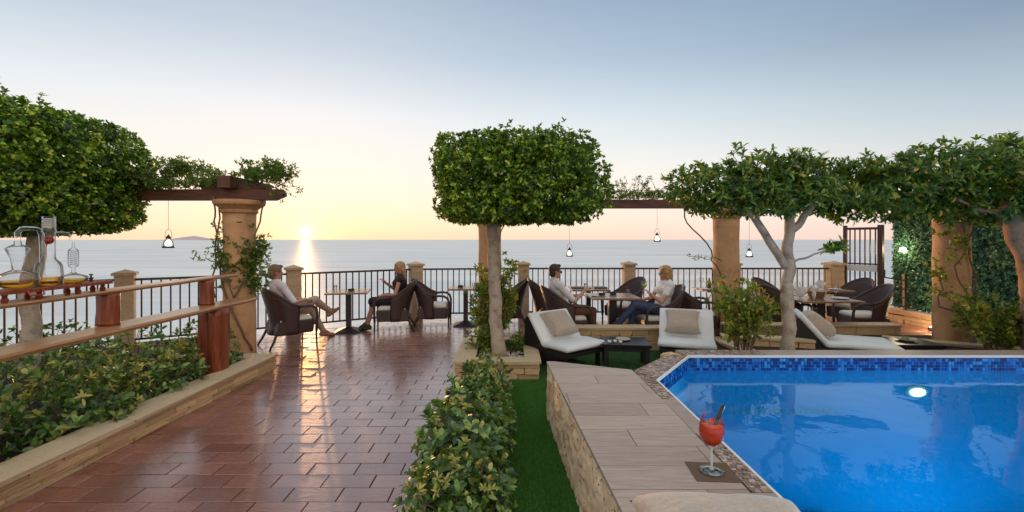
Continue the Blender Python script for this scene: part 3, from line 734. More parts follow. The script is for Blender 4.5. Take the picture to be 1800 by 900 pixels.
# white edge trim + coping
b = MB(); t_in, t_out = offset(POOL, .0), offset(POOL, .014)
for i in range(n):
    j = (i+1) % n; q = [t_in[i], t_in[j], t_out[j], t_out[i]]
    b.prism([q[0], q[3], q[2], q[1]][::-1] if False else [q[3], q[2], q[1], q[0]], ZT-.02, ZT+.003)
b.obj('edge_trim', 'trim', pool)

# ---- platform and pool surround
plat = thing('pool_platform', 'raised pool platform with wood-look tiles and a pitted stone side', 'platform')
PL = [(.68, -1.5), (1.215, -1.5), (1.18, 3.75), (1.087, 4.04), (.337, 4.345)]
MB().prism(offset(PL, -.03), -.02, ZT-.022).obj('core', 'joint', plat)
chm = [(1.11, 4.02), (1.20, 3.80), (1.745, 4.545), (7.9, 4.545), (7.9, 4.77), (1.71, 4.77), (1.60, 4.545)]
MB().prism([(1.10, 4.03), (1.19, 3.77), (1.735, 4.555), (1.60, 4.555)], -.02, ZT-.022).obj('core', 'joint', plat)
MB().prism([(1.70, 4.56), (7.9, 4.56), (7.9, 4.75), (1.70, 4.75)], -.02, ZT-.022).obj('core', 'ledge', plat)
# pitted side: displaced grid
def rough_side(p0, p1, z0, z1, nm):
    p0, p1 = Vector(p0), Vector(p1); L = (p1-p0).length; nx_, nz_ = int(L/.012), int((z1-z0)/.016)
    d = (p1-p0)/L; nn = Vector((d.y, -d.x))
    ii, jj = np.meshgrid(np.arange(nx_+1), np.arange(nz_+1), indexing='ij')
    vs_ = []
    for i in range(nx_+1):
        for j in range(nz_+1):
            s = L*i/nx_; zz = z0 + (z1-z0)*j/nz_
            q = Vector((s*7, zz*7, 3)); a_ = noise.noise(q)*.016 + noise.noise(q*3.1)*.012 + abs(noise.noise(q*7))*-.012
            if j == nz_: a_ = -.004
            p = p0 + d*s + nn*(a_); vs_.append((p.x, p.y, zz))
    idx = lambda i, j: i*(nz_+1)+j
    fs = np.array([(idx(i, j), idx(i+1, j), idx(i+1, j+1), idx(i, j+1)) for i in range(nx_) for j in range(nz_)])
    link(nm, np_mesh(nm, np.array(vs_), fs, 'pitted', True), plat)
rough_side((.333, 4.345), (.534, .9), -.01, ZT-.02, 'stone_side')
rough_side((1.087, 4.04), (.337, 4.345), -.01, ZT-.02, 'stone_side')
# plank tiles
row = .222; pk = 0
core_poly = [(.672, -1.5), (1.0925, -1.5), (1.0885, 3.3), (1.064, 4.045), (.327, 4.352)]
plm = []
for r_ in range(-4, 20):
    y0 = .33 + row*r_; y1 = y0+row
    if y1 < .9: continue
    off_ = [.0, .42, .2, .61, .33][r_ % 5]
    for c_ in range(-2, 3):
        x0 = off_ + .9*c_ - .2
        p = clip_poly([(x0+.002, y0+.002), (x0+.898, y0+.002), (x0+.898, y1-.002), (x0+.002, y1-.002)], core_poly)
        if p and area(p) > .004:
            cx_, cy_ = sum(q[0] for q in p)/len(p), sum(q[1] for q in p)/len(p)
            o = MB().prism([(x-cx_, y-cy_) for x, y in p], -.021, 0).obj('tile', 'plank', plat); o.location = (cx_, cy_, ZT + random.uniform(-.0006, .0006))
for y0, y1 in ((2.72, 3.30), (.9, 2.08), (.9-.9, .896)):     # border planks beside the pool
    o = MB().prism([(-.058, -(y1-y0)/2), (.058, -(y1-y0)/2), (.052, (y1-y0)/2), (-.062, (y1-y0)/2)], -.021, 0).obj('tile', 'plank', plat); o.location = (1.152, (y0+y1)/2, ZT-.001)
# narrow border slips
# mosaic pebble band (too small to pick apart)
b = MB(); rs = random.Random(4)
def band(poly, s=.026):
    xs = [p[0] for p in poly]; ys = [p[1] for p in poly]
    y = min(ys)
    while y < max(ys):
        x = min(xs) + rs.uniform(-s, 0)
        while x < max(xs):
            w_ = s*rs.uniform(.7, 1.5); q = clip_poly([(x, y), (x+w_-.004, y), (x+w_-.004, y+s*.8-.004), (x, y+s*.8-.004)], poly)
            if q and area(q) > 6e-5: b.prism(q, ZT-.02, ZT + rs.uniform(-.003, .002))
            x += w_
        y += s*.8
band([(1.096, 3.304), (1.208, 3.304), (1.188, 3.74), (1.162, 3.79), (1.078, 3.99), (1.066, 3.99)])
band([(1.102, 2.084), (1.212, 2.084), (1.210, 2.716), (1.098, 2.716)])
band([(1.085, 4.03), (1.186, 3.765), (1.740, 4.548), (1.59, 4.60)])
band([(1.755, 4.546), (2.55, 4.546), (2.55, 4.77), (1.71, 4.77)])
MB_b = b; b.obj('mosaic_band', 'pebble_band', plat, kind='stuff')
x = 2.555
while x < 7.7:
    o = MB().cbox((0, 0, -.011), (.896, .221, .022), .002).obj('tile', 'plank', plat); o.location = (x+.45, 4.658, ZT-.0005); x += .9
o = MB().cbox((0, 0, 0), (.15, .20, .10), .02, rz=.4).obj('corner_stone', 'ledge', plat); o.location = (1.66, 4.70, ZT-.075)

# ================================================================== COLUMNS AND PERGOLAS
def column(x, y, r, z0, z1, label, cap=True):
    t = thing('round_column', label, 'column', (x, y, 0), 0, 'round ochre pergola columns')
    b = MB(); prof = [(r*1.05, z0), (r*1.02, z0+.1)]
    zt = z1-.18 if cap else z1
    for i in range(12): prof.append((r*(1.0 + .02*math.sin(i*1.3)), z0+.1+(zt-z0-.1)*(i+1)/12))
    b.lathe(prof, 32, cap=True); b.obj('shaft', 'stucco', t, smooth=True).data.polygons.foreach_set
    if cap:
        b = MB(); b.lathe([(r*1.02, zt-.01), (r*1.12, zt+.01), (r*1.14, zt+.035), (r*1.10, zt+.05), (r*1.32, zt+.09), (r*1.56, zt+.12), (r*1.6, zt+.15), (r*1.6, z1)], 32, cap=True)
        b.obj('capital', 'stucco', t)
    return t
column(-3.83, 6.40, .205, .05, 2.245, 'round ochre column with a moulded capital left of the sunset, wrapped in vines')
column(-.40, 8.2, .205, 0, 2.245, 'round ochre column hidden partly behind the middle clipped tree trunk')
column(3.74, 7.95, .212, 0, 2.245, 'round ochre column right of the woman in the white tee')
column(6.20, 6.42, .205, .2, 2.245, 'thick round ochre column in front of the dark hedge wall')
def beam(label, x0, x1, y, z0=2.25, h=.15, w=.16, ends=(0, .14), block=None, group=None):
    t = thing('pergola_beam', label, 'beam')
    b = MB(); e0, e1 = ends
    prof = [(x0+e0, z0), (x1-e1, z0), (x1-.0, z0+.06), (x1, z0+h*.62), (x1-.03, z0+h), (x0, z0+h), (x0, z0+.05)]
    n = len(prof); b.add([(x, y-w/2, z_) for x, z_ in prof] + [(x, y+w/2, z_) for x, z_ in prof], [tuple(range(n)), tuple(range(2*n-1, n-1, -1))] + [(i, i+n, (i+1) % n+n, (i+1) % n) for i in range(n)])
    b.obj('main_timber', 'beam', t, bevel=.006)
    for q in (block or []):
        MB().box((q[0], q[1], z0+h+.085), (.17, q[2], .165)).obj('cross_timber', 'beam', t, bevel=.006)
        MB().box((q[0]+.02, y-.0, z0+h+.03), (.9, .13, .055)).obj('upper_timber', 'beam', t, bevel=.004)
    return t
beam('brown pergola beam with a cut end left of the setting sun', -6.9, -3.20, 6.40, block=[(-3.90, 6.7, 1.1)])
beam('brown pergola beam spanning behind the middle and right trees', -.75, 6.6, 8.05, z0=2.25)

# ================================================================== VINES AND PLANTS
def wander(p0, p1, n=14, amp=.05, seed=0):
    p0, p1 = Vector(p0), Vector(p1); out = []
    for i in range(n+1):
        t = i/n; e = math.sin(PI*t)**.5 if 0 < t < 1 else 0
        q = p0.lerp(p1, t); out.append(q + Vector((noise.noise(Vector((t*3, seed, 0))), noise.noise(Vector((t*3, seed, 7))), noise.noise(Vector((t*3, seed, 13)))))*amp*2*e)
    return out
def leaves_on(points, n, spread, L, W, mat, parent, name='leaves', k=4, quality=0, tilt=(.5, 1.3)):
    pts = np.array([tuple(p) for p in points]); idx = RNG.integers(0, len(pts), n)
    P = pts[idx] + RNG.normal(0, 1, (n, 3))*np.array(spread if hasattr(spread, '__len__') else (spread,)*3)
    A = RNG.normal(0, 1, (n, 3)) + np.array([0, -.4, .5])
    V_, F_ = leaf_arrays(P, A, L, W, k=k, quality=quality, tilt=tilt)
    return link(name, np_mesh(name, V_, F_, mat), parent)
vn = thing('climbing_vine', 'leafy vine over the left pergola beam twisting down the round column', 'vine')
C0 = Vector((-3.83, 6.40, 0))
spine = []
for i in range(60): spine.append(Vector((random.uniform(-6.6, -3.25), random.uniform(6.2, 6.7), 2.42 + abs(random.gauss(0, .08)) + .05)))
hump = [Vector((x, 6.4 + random.uniform(-.2, .3), 2.45 + random.uniform(0, .36 if x > -5.2 else .22)*max(.30, abs(math.sin(x*2.6+1.0))))) for x in np.linspace(-6.6, -3.3, 160) if abs(x+3.93) > .15]
leaves_on(hump, 2300, (.06, .12, .035), .060, .026, 'vine', vn, 'leaves', k=4)
sprigs = MB(); sp = []
for i in range(46):
    x = random.uniform(-5.6, -3.15); p = Vector((x, 6.4+random.uniform(-.25, .25), 2.45)); q = p + Vector((random.uniform(-.22, .25), random.uniform(-.15, .15), random.uniform(.12, .36)))
    w_ = wander(p, q, 6, .05, i); sprigs.tube(w_, .004, 4); sp += w_[2:]
for i in range(10):
    p = Vector((random.uniform(-3.5, -3.15), 6.35, 2.55)); q = p + Vector((random.uniform(.1, .35), random.uniform(-.1, .1), random.uniform(-.35, .15)))
    w_ = wander(p, q, 6, .05, i+70); sprigs.tube(w_, .004, 4); sp += w_[1:]
leaves_on(sp, 420, .02, .055, .022, 'vine', vn, 'leaves', k=3)
def helix(c, r, z0, z1, a0, a1, n=20, wob=.02, sd=0):
    return [Vector((c[0]+(r+wob*noise.noise(Vector((i*.5, sd, 0))))*math.cos(a0+(a1-a0)*i/n), c[1]+(r+wob*noise.noise(Vector((i*.5, sd, 4))))*math.sin(a0+(a1-a0)*i/n), z0+(z1-z0)*i/n)) for i in range(n+1)]
st = MB()
h1 = helix(C0, .225, .15, 1.5, -.3, -3.0); h2 = helix(C0, .23, .25, 1.55, -2.9, .2, sd=5)
st.tube(h1, .014, 6); MB().tube(h2, .013, 6).obj('stem', 'stem', vn, smooth=True)
v1 = wander((-4.13, 6.3, 2.3), (-4.0, 6.22, 1.5), 8, .06, 3) + wander((-4.0, 6.2, 1.45), (-3.75, 6.15, .9), 8, .03, 4)
v2 = wander((-4.05, 6.28, 2.25), (-4.08, 6.25, .9), 10, .07, 5); v3 = wander((-3.42, 6.35, 2.3), (-3.60, 6.22, 1.5), 9, .05, 6)
st.obj('stem', 'stem', vn, smooth=True)
for v in (v1, v2, v3): MB().tube(v, .011, 6).obj('stem', 'stem', vn, smooth=True); sprigs.obj('twig', 'stem', vn)
cl = [C0 + Vector((.26*math.cos(a), .26*math.sin(a), z_)) for a, z_ in [(random.uniform(-2.4, .5), random.gauss(1.45, .24)) for _ in range(60)]]
cl += [C0 + Vector((random.uniform(.2, .42), -.1, random.uniform(1.0, 1.75))) for _ in range(40)]
leaves_on(cl, 430, .05, .06, .026, 'vine', vn, 'leaves', k=4)
leaves_on(v2[3:8] + [Vector((-4.25, 6.2, 1.47))]*2, 40, .05, .06, .026, 'vine', vn, 'leaves', k=3)
vr = thing('climbing_vine', 'feathery vine on the pergola beam right of the middle tree', 'vine')
hump = [Vector((x, 8.05 + random.uniform(-.15, .2), 2.43 + random.uniform(0, .10))) for x in np.linspace(1.2, 3.2, 60)]
leaves_on(hump, 520, (.05, .1, .03), .06, .022, 'vine', vr, k=4)
sp = []; sprigs = MB()
for i in range(26):
    p = Vector((random.uniform(1.5, 2.9), 8.05, 2.45)); q = p + Vector((random.uniform(-.3, .3), 0, random.uniform(.1, .36))); w_ = wander(p, q, 6, .05, i+200); sprigs.tube(w_, .004, 4); sp += w_[2:]
leaves_on(sp, 190, .02, .05, .018, 'vine', vr, k=3)
w_ = wander((2.95, 7.8, 2.25), (3.6, 7.7, .9), 14, .12, 31); MB().tube(w_, .012, 6).obj('stem', 'stem', vr, smooth=True)
w2 = wander((3.5, 7.6, 1.35), (2.95, 7.55, 1.42), 8, .05, 37); sprigs.tube(w2, .004, 4); leaves_on(w2, 26, .02, .045, .018, 'vine', vr, k=3)
w3 = wander((-.05, 8.0, 2.2), (-.30, 7.95, 1.5), 8, .03, 41); MB().tube(w3, .010, 5).obj('stem', 'stem', vr, smooth=True)
sprigs.obj('twig', 'stem', vr)
# vine stems on the right column
vc = thing('climbing_vine', 'bare twisting vine stems with yellow-green tufts on the thick right column', 'vine')
Cc = Vector((6.20, 6.42, 0)); st = MB()
hA = helix(Cc, .255, .45, 2.2, -.6, -2.2, 16, .03, 11); hB = wander((6.5, 6.15, 2.2), (5.95, 6.12, 1.35), 10, .06, 51) + wander((5.94, 6.1, 1.3), (6.3, 6.05, .5), 9, .05, 52)
hC = wander((5.85, 6.2, 1.25), (5.72, 6.1, .85), 6, .04, 53) + wander((5.72, 6.1, .8), (6.55, 5.9, .42), 10, .04, 54); hD = wander((5.9, 6.15, 1.0), (6.7, 5.95, .5), 10, .05, 55)
for h_ in (hA, hB, hC, hD): MB().tube(h_, .011, 6).obj('stem', 'stem', vc, smooth=True)
leaves_on([Vector((6.0, 6.12, 1.62)), Vector((6.08, 6.1, 1.72)), Vector((5.95, 6.12, 1.45)), Vector((5.78, 6.1, 1.75)), Vector((5.72, 6.1, 1.2)), Vector((5.66, 6.1, 1.35)), Vector((5.7, 6.1, 1.0))], 75, (.06, .04, .06), .07, .032, 'photinia', vc, k=4)

def limb(b, p0, p1, r0, r1, seed=0, amp=.03, n=18):
    pts = wander(p0, p1, n, amp, seed); k0 = len(b.v); b.tube(pts, [r0+(r1-r0)*(i/n)**.8 for i in range(n+1)], 14)
    for q in range(k0, len(b.v)):
        v = Vector(b.v[q]); c = pts[min(n, (q-k0)//14)]; f = 1 + .16*noise.noise(v*7) + .10*noise.noise(v*17); b.v[q] = tuple(c + (v-c)*f)
def tree(label, trunkfn, crowns, mat, L=.05, W=.028, bark='bark_grey', k=5, cat='tree'):
    t = thing('clipped_tree', label, cat)
    b = MB(); trunkfn(b); b.obj('trunk', bark, t, smooth=True)
    Ps, As = [], []
    for c, d, n, kw in crowns:
        p, a = box_shell(n, c, d, **kw); Ps.append(p); As.append(a)
    P = np.concatenate(Ps); A = np.concatenate(As)
    tw = MB()
    for i in range(int(len(P)*.003) + 6):
        j = int(RNG.integers(0, len(P)))
        if P[j][0] < -6.3 or A[j][2] < .2 and A[j][0] < .6 and abs(A[j][0]) < .7: continue
        q = Vector(P[j]) + (Vector(A[j]) + Vector((random.uniform(-.4, .4), random.uniform(-.4, .4), .5)))*random.uniform(.08, .17); w_ = wander(Vector(P[j]), q, 4, .02, i); tw.tube(w_, .004, 4)
        P = np.r_[P, [tuple(w_[2]), tuple(w_[3]), tuple(w_[4])]]; A = np.r_[A, [tuple((w_[4]-w_[0]).normalized())]*3]
    if tw.n: tw.obj('twig', bark, t)
    A = A + RNG.normal(0, .45, A.shape) + np.array([0, 0, .35])
    V_, F_ = leaf_arrays(P, A, L, W, k=k, quality=1 if L > .06 else 0)
    link('crown', np_mesh('crown', V_, F_, mat), t)
    return t
def twig_tops(b): pass
def tr_mid(b):
    limb(b, (-.18, 6.05, .10), (-.235, 6.05, 1.15), .098, .082, 1, .012); limb(b, (-.235, 6.05, 1.13), (-.27, 6.05, 2.1), .080, .075, 2, .012)
    for q, s in (((-.7, 5.8, 2.4), 3), ((.2, 5.9, 2.45), 4), ((-.3, 6.5, 2.5), 5), ((.5, 6.3, 2.35), 8)): limb(b, (-.265, 6.05, 1.9), q, .05, .02, s, .05)
tree('boxy clipped green tree in the stone planter at the middle of the terrace', tr_mid,
     [((.05, 6.05, 2.45), (1.98, 1.75, 1.04), 8000, dict(depth=.22, lump=.05, seed=1, edge_pow=9, pocket=.22)),
      ((.07, 6.05, 2.42), (1.5, 1.2, .7), 1800, dict(depth=.3, lump=.1, seed=2)),
      ((.15, 5.9, 2.93), (1.7, 1.4, .28), 700, dict(depth=.2, lump=.5, seed=3, edge_pow=4)),
      ((1.12, 5.9, 2.45), (.25, .9, .7), 200, dict(depth=.1, lump=.5, seed=4, edge_pow=3))], 'ficus', .060, .030)
def tr_left(b):
    limb(b, (-5.92, 5.6, .05), (-5.93, 5.6, 1.2), .105, .09, 11, .02); limb(b, (-5.93, 5.6, 1.18), (-5.72, 5.6, 2.2), .10, .095, 12, .012)
    for q, s in (((-6.6, 5.4, 2.7), 13), ((-5.6, 5.5, 2.7), 14), ((-5.8, 6.2, 2.9), 15)): limb(b, (-5.8, 5.6, 2.0), q, .06, .02, s, .05)
tree('broad rounded clipped green tree at the left edge', tr_left,
     [((-6.42, 5.65, 2.53), (2.65, 2.3, 1.50), 14000, dict(depth=.20, lump=.05, seed=21, edge_pow=4.8, pocket=.20)),
      ((-6.42, 5.65, 2.53), (2.0, 1.7, .9), 2500, dict(depth=.3, lump=.1, seed=22))], 'ficus', .062, .034)
def tr_fork(b):
    limb(b, (3.23, 5.3, .25), (3.20, 5.3, 1.20), .076, .068, 31, .012); limb(b, (3.20, 5.3, 1.18), (3.25, 5.3, 2.15), .066, .05, 32, .03)
    limb(b, (3.19, 5.3, 1.38), (2.78, 5.25, 1.98), .048, .04, 33, .02); limb(b, (2.80, 5.25, 1.95), (2.5, 5.2, 2.3), .036, .015, 34); limb(b, (3.23, 5.28, 1.42), (3.60, 5.16, 1.60), .016, .007, 37, .02)
    limb(b, (3.24, 5.3, 1.8), (3.7, 5.3, 2.3), .05, .02, 35)
tree('forked grey-barked tree behind the pool with a flat leafy top', tr_fork,
     [((2.62, 5.35, 2.27), (1.40, 1.0, .62), 1150, dict(depth=.34, lump=.32, seed=31, edge_pow=3, gap=-.13)),
      ((3.25, 5.40, 2.34), (1.3, 1.0, .68), 1050, dict(depth=.34, lump=.32, seed=32, edge_pow=3, gap=-.13)),
      ((3.95, 5.45, 2.32), (1.2, 1.0, .68), 950, dict(depth=.34, lump=.32, seed=33, edge_pow=3, gap=-.13)),
      ((3.62, 5.15, 1.60), (.22, .12, .16), 16, dict(depth=.05, lump=.3, seed=34, edge_pow=3))], 'laurel', .090, .031, k=6)
def tr_right(b):
    limb(b, (6.15, 5.25, .25), (5.95, 5.2, 1.35), .16, .13, 41, .03); limb(b, (5.95, 5.2, 1.33), (5.52, 5.1, 2.1), .12, .07, 42, .03)
    limb(b, (5.93, 5.2, 1.45), (6.2, 5.1, 2.0), .08, .05, 43, .02); limb(b, (5.5, 5.1, 1.95), (5.0, 5.1, 2.15), .03, .015, 44, .02)
tree('thick brown-trunked leafy tree at the right edge of the pool garden', tr_right,
     [((4.85, 5.35, 2.36), (1.3, 1.1, .78), 1200, dict(depth=.36, lump=.30, seed=41, edge_pow=3, gap=-.13)),
      ((5.65, 5.30, 2.40), (1.3, 1.4, .96), 1500, dict(depth=.36, lump=.30, seed=42, edge_pow=3, gap=-.13)),
      ((6.45, 5.25, 2.45), (1.3, 1.5, 1.05), 1400, dict(depth=.36, lump=.30, seed=43, edge_pow=3, gap=-.13))], 'laurel', .092, .034, 'bark_brown', k=6)

# ---- shrubs with individual leaves
LV = []
def leaf_var(seed, L=1.0, W=.42, mat='shrub'):
    r = random.Random(seed); b = MB(); c = r.uniform(.15, .5); f = r.uniform(.08, .2)
    st_ = [(0, .05), (.3, .42), (.6, .5), (.85, .34), (1, .02)]; vs_ = []
    for s, w_ in st_:
        zz = -c*s*s*.7 + .12*s; vs_ += [(s*L, -w_*W, zz + f*w_), (s*L, 0, zz), (s*L, w_*W, zz + f*w_)]
    fs = []
    for i in range(4): a = i*3; fs += [(a, a+3, a+4, a+1), (a+1, a+4, a+5, a+2)]
    b.add(vs_, fs); me = b.mesh('leaf', M[mat], True); return me
LEAFM = {m: [leaf_var(i, mat=m, W=.47 if m != 'shrub_tip' else .30) for i in range(6)] for m in ('shrub', 'shrub_tip')}
def shrub(label, c, size, n_ros, L, n_obj, tips=.2, group=None, seed=0, cat='shrub', name='leafy_shrub', k=7, mat='shrub', sx=1):
    """dome of leaf rosettes; the leaves that show largest are objects, the rest one mesh"""
    rs = np.random.default_rng(seed); t = thing(name, label, cat, (c[0], c[1], c[2]), 0, group)
    w, d, h = size; P = []
    while len(P) < n_ros:
        u = rs.normal(size=3); u /= np.linalg.norm(u); u[2] = abs(u[2])
        r = (np.abs(u)**3.2).sum()**(-1/3.2)*rs.uniform(.72, 1.0)
        lm = 1 + .22*noise.noise(Vector((u[0]*2+seed, u[1]*2, u[2]*2)))
        P.append((u[0]*r*w/2*lm, u[1]*r*d/2*lm, u[2]*r*h*lm))
    P = np.array(P); A = P/np.array([w/2, d/2, h]); A[:, 2] += .55; A += rs.normal(0, .3, A.shape); A /= np.linalg.norm(A, axis=1, keepdims=True)
    cam_p = np.array([-c[0], -c[1], H-c[2]])
    dist = np.linalg.norm(cam_p - P, axis=1); facing = ((cam_p-P)*A).sum(1)/dist
    order = np.argsort(dist - facing*1.2)
    tip_flag = rs.uniform(0, 1, n_ros) < tips*(.4+1.2*(A[:, 2] > .55))
    nobj = n_obj//k; obj_set = order[:nobj]; rest = order[nobj:]
    for i in obj_set:
        ax = Vector(A[i]); q0 = ax.to_track_quat('Z', 'Y').to_matrix(); ms = LEAFM['shrub_tip' if tip_flag[i] else 'shrub']; sc_ = .7 if tip_flag[i] else 1
        for j in range(k):
            ph = j*2.4 + rs.uniform(-.2, .2); tl = rs.uniform(.15, 1.05) if j > 1 else rs.uniform(.9, 1.3)
            R = q0 @ Matrix.Rotation(ph, 3, 'Z') @ Matrix.Rotation(-tl, 3, 'Y')
            R = q0 @ Matrix.Rotation(ph, 3, 'Z') @ Matrix.Rotation(-(tl-.15), 3, 'Y')
            o = link('leaf', ms[int(rs.integers(0, 6))], t); l = L*rs.uniform(.7, 1.15)*sc_
            mt = R.to_4x4() @ Matrix.Diagonal((l, l, l, 1)); mt.translation = Vector(P[i]) + ax*rs.uniform(-.02, .02)
            o.matrix_local = mt
    for flag, m_, sc_ in ((False, mat, 1), (True, 'shrub_tip', .7)):
        sel = [i for i in rest if tip_flag[i] == flag]
        if sel:
            V_, F_ = leaf_arrays(P[sel], A[sel], L*sc_, L*.50*sc_, k=k, quality=1, tilt=(.4, 1.35), rng=rs)
            o = link('leaves', np_mesh('leaves', V_, F_, m_), t); o['kind'] = 'stuff'
    # inner leaves, older and sparser
    n_in = n_ros; Pi = P[rs.integers(0, n_ros, n_in)]*rs.uniform(.3, .85, (n_in, 1)); Ai = rs.normal(0, 1, (n_in, 3)) + [0, 0, .6]
    V_, F_ = leaf_arrays(Pi, Ai, L*.95, L*.4, k=4, quality=1, rng=rs); o = link('inner_leaves', np_mesh('inner_leaves', V_, F_, mat), t); o['kind'] = 'stuff'
    b = MB()
    for i in rs.integers(0, n_ros, 22):
        p = Vector(P[i]); b.tube(wander((p.x*.15, p.y*.15, -.02), p*.97, 5, .02, int(i)), [.008, .007, .006, .005, .004, .003], 5)
    b.obj('stem', 'stem', t)
    return t
G1_ = 'leafy plants of the foreground hedge'
shrub('nearest plant of the foreground hedge with bright young leaves at the bottom edge', (-.30, 2.62, .07), (.66, .74, .38), 150, .060, 290, .25, G1_, 1)
shrub('foreground hedge plant with large pale blue-green leaves, second from the front', (-.34, 3.20, .07), (.68, .72, .42), 120, .090, 290, .05, G1_, 2)
shrub('foreground hedge plant with many yellow-green tips, third from the front', (-.33, 3.80, .07), (.66, .76, .44), 150, .066, 290, .25, G1_, 3)
shrub('foreground hedge plant with glossy mixed leaves, second from the stone planter', (-.32, 4.40, .07), (.58, .70, .40), 150, .064, 290, .25, G1_, 4)
shrub('tallest yellowish foreground hedge plant, next to the stone planter', (-.26, 4.92, .07), (.46, .50, .40), 70, .070, 220, .4, G1_, 5)
G2_ = 'glossy shrubs in the left planting bed'
bed = [((-3.95, 2.95, .09), (1.1, 1.0, .66), .092, 150, 'nearest dark glossy shrub at the lower left corner of the bed'),
       ((-3.75, 3.85, .09), (.95, 1.0, .56), .085, 140, 'glossy shrub with yellow flower tips, second from the lower left corner'),
       ((-3.72, 4.65, .09), (.85, .95, .54), .080, 130, 'glossy shrub in the left bed, just before the big red post'),
       ((-3.85, 5.65, .09), (.80, .75, .54), .072, 120, 'bright green shrub at the foot of the vine-wrapped column'),
       ((-4.75, 3.6, .09), (1.1, 1.1, .60), .080, 110, 'shrub of the second row at the left frame edge'),
       ((-4.65, 4.7, .09), (1.1, 1.1, .62), .075, 110, 'shrub of the second row, right of the grey tree trunk'),
       ((-4.75, 5.7, .09), (1.1, 1.1, .56), .070, 90, 'back-row shrub below the two wooden counters'),
       ((-5.8, 4.6, .09), (1.2, 1.2, .62), .080, 80, 'back-row shrub in front of the grey tree trunk'),
       ((-6.3, 6.1, .09), (1.4, .9, .50), .070, 70, 'back-row shrub behind the grey tree trunk by the railing'),
       ((-3.62, 2.15, .09), (.7, .9, .4), .08, 60, 'low dark shrub spilling toward the kerb at the bottom left')]
for i, (c, s, L, nr, lb) in enumerate(bed):
    shrub(lb, c, s, nr, L, min(280, nr*7//2 if i < 6 else 0), .30 if i in (1, 2, 4) else .15, G2_, 20+i)
# photinia bushes
def airy(label, c, w, h, n, stems, seed, mat='photinia', L=.075, cz=0.0):
    t = thing('airy_shrub', label, 'shrub', c); b = MB(); pts = []; r = random.Random(seed)
    for i in range(stems):
        a = r.uniform(0, 6.28); q = Vector((math.cos(a)*w/2*r.uniform(.2, 1), math.sin(a)*w/2*r.uniform(.2, .8), h*r.uniform(.6, 1.0)))
        w_ = wander((math.cos(a)*.06, math.sin(a)*.05, 0), q, 9, .06, seed+i); b.tube(w_, [.013-.001*j for j in range(10)], 5); pts += w_[4:]
        for j in range(3):
            s_ = w_[r.randint(4, 8)]; e_ = s_ + Vector((r.uniform(-.2, .2)*w*1.4, r.uniform(-.2, .2)*w, r.uniform(.02, .2)*h)); w2 = wander(s_, e_, 5, .04, seed+i*7+j); b.tube(w2, .005, 4); pts += w2[1:]
    b.obj('stem', 'stem', t)
    leaves_on(pts, n, .045, L, L*.36, mat, t, 'foliage', k=5, quality=1)
    return t
airy('yellow-green climbing bush wrapped round the middle tree in the stone planter', (-.24, 6.45, .1), .72, 1.22, 760, 18, 61)
airy('golden green leafy clump low in the stone planter, left of the trunk', (-.42, 6.2, .1), .35, .42, 110, 6, 62)
airy('dark sprig low in the stone planter, right of the trunk', (.02, 6.4, .1), .4, .22, 60, 6, 66, 'vine')
airy('reddish-tipped bush between the round column and the forked tree', (2.72, 5.35, .26), .72, .95, 420, 13, 63)
airy('reddish-tipped bush at the foot of the thick right column', (5.95, 5.55, .25), .95, .70, 620, 15, 64)
airy('dark leafy bush at the right frame edge behind the pool', (6.6, 5.5, .25), .8, .65, 450, 12, 65, 'vine')
#OBJECTS_BELOW
# ================================================================== WOODEN COUNTERS ON THE LEFT
def board(label, y0, y1, z0, xs, w, th, seed, ex=0):
    t = thing('wooden_counter', label, 'counter'); b = MB(); n = 26; vs_ = []
    for i in range(n+1):
        y = y0+(y1-y0)*i/n; c = xs[0] + (xs[1]-xs[0])*i/n
        e1 = noise.noise(Vector((i*.35, seed, 0)))*.025; e2 = noise.noise(Vector((i*.35, seed, 9)))*.025; wl = w[0]+(w[1]-w[0])*i/n
        tp = 1 if i not in (0, n) else .8
        vs_ += [(c-wl/2+e1, y, z0), (c+wl/2+e2, y, z0), (c+wl/2+e2+.006, y, z0-th*.4), (c+wl/2+e2-.012, y, z0-th), (c-wl/2+e1+.01, y, z0-th)]
    fs = []
    for i in range(n):
        for j in range(5): fs.append((i*5+j, i*5+(j+1) % 5, (i+1)*5+(j+1) % 5, (i+1)*5+j))
    fs += [(4, 3, 2, 1, 0), tuple(n*5+j for j in range(5))]
    b.add(vs_, fs); b.obj('plank', 'board', t); return t
def post(parent, c, w, d, z0, z1, seed, name='post'):
    b = MB(); n = 12; m = 10; vs_ = []
    for i in range(n+1):
        zz = z0 + (z1-z0)*i/n
        for j in range(m):
            a = 2*PI*j/m + .3; q = (abs(math.cos(a))**3.5 + abs(math.sin(a))**3.5)**(-1/3.5)
            f = 1 + .10*noise.noise(Vector((math.cos(a)*1.3, i*.22+seed, math.sin(a)*1.3))) + (.05 if i == 0 else 0)
            vs_.append((c[0]+math.cos(a)*q*w/2*f, c[1]+math.sin(a)*q*d/2*f, zz))
    fs = [(i*m+j, i*m+(j+1) % m, (i+1)*m+(j+1) % m, (i+1)*m+j) for i in range(n) for j in range(m)] + [tuple(range(m-1, -1, -1)), tuple(n*m+j for j in range(m))]
    b.add(vs_, fs); return b.obj(name, 'redwood', parent, smooth=True)
lowc = board('lower long wooden counter with a live edge, resting on the big red post', 1.7, 5.92, .95, (-3.44, -3.44), (.30, .25), .045, 3)
post(lowc, (-3.54, 5.33), .17, .26, .02, .904, 1); post(lowc, (-3.39, 5.27), .15, .24, .02, .9045, 5)
post(lowc, (-3.5, 1.95), .2, .26, .02, .904, 9)
upc = board('upper narrow wooden counter carrying the glass distillation set', 1.9, 5.80, 1.262, (-3.52, -3.56), (.20, .16), .032, 8)
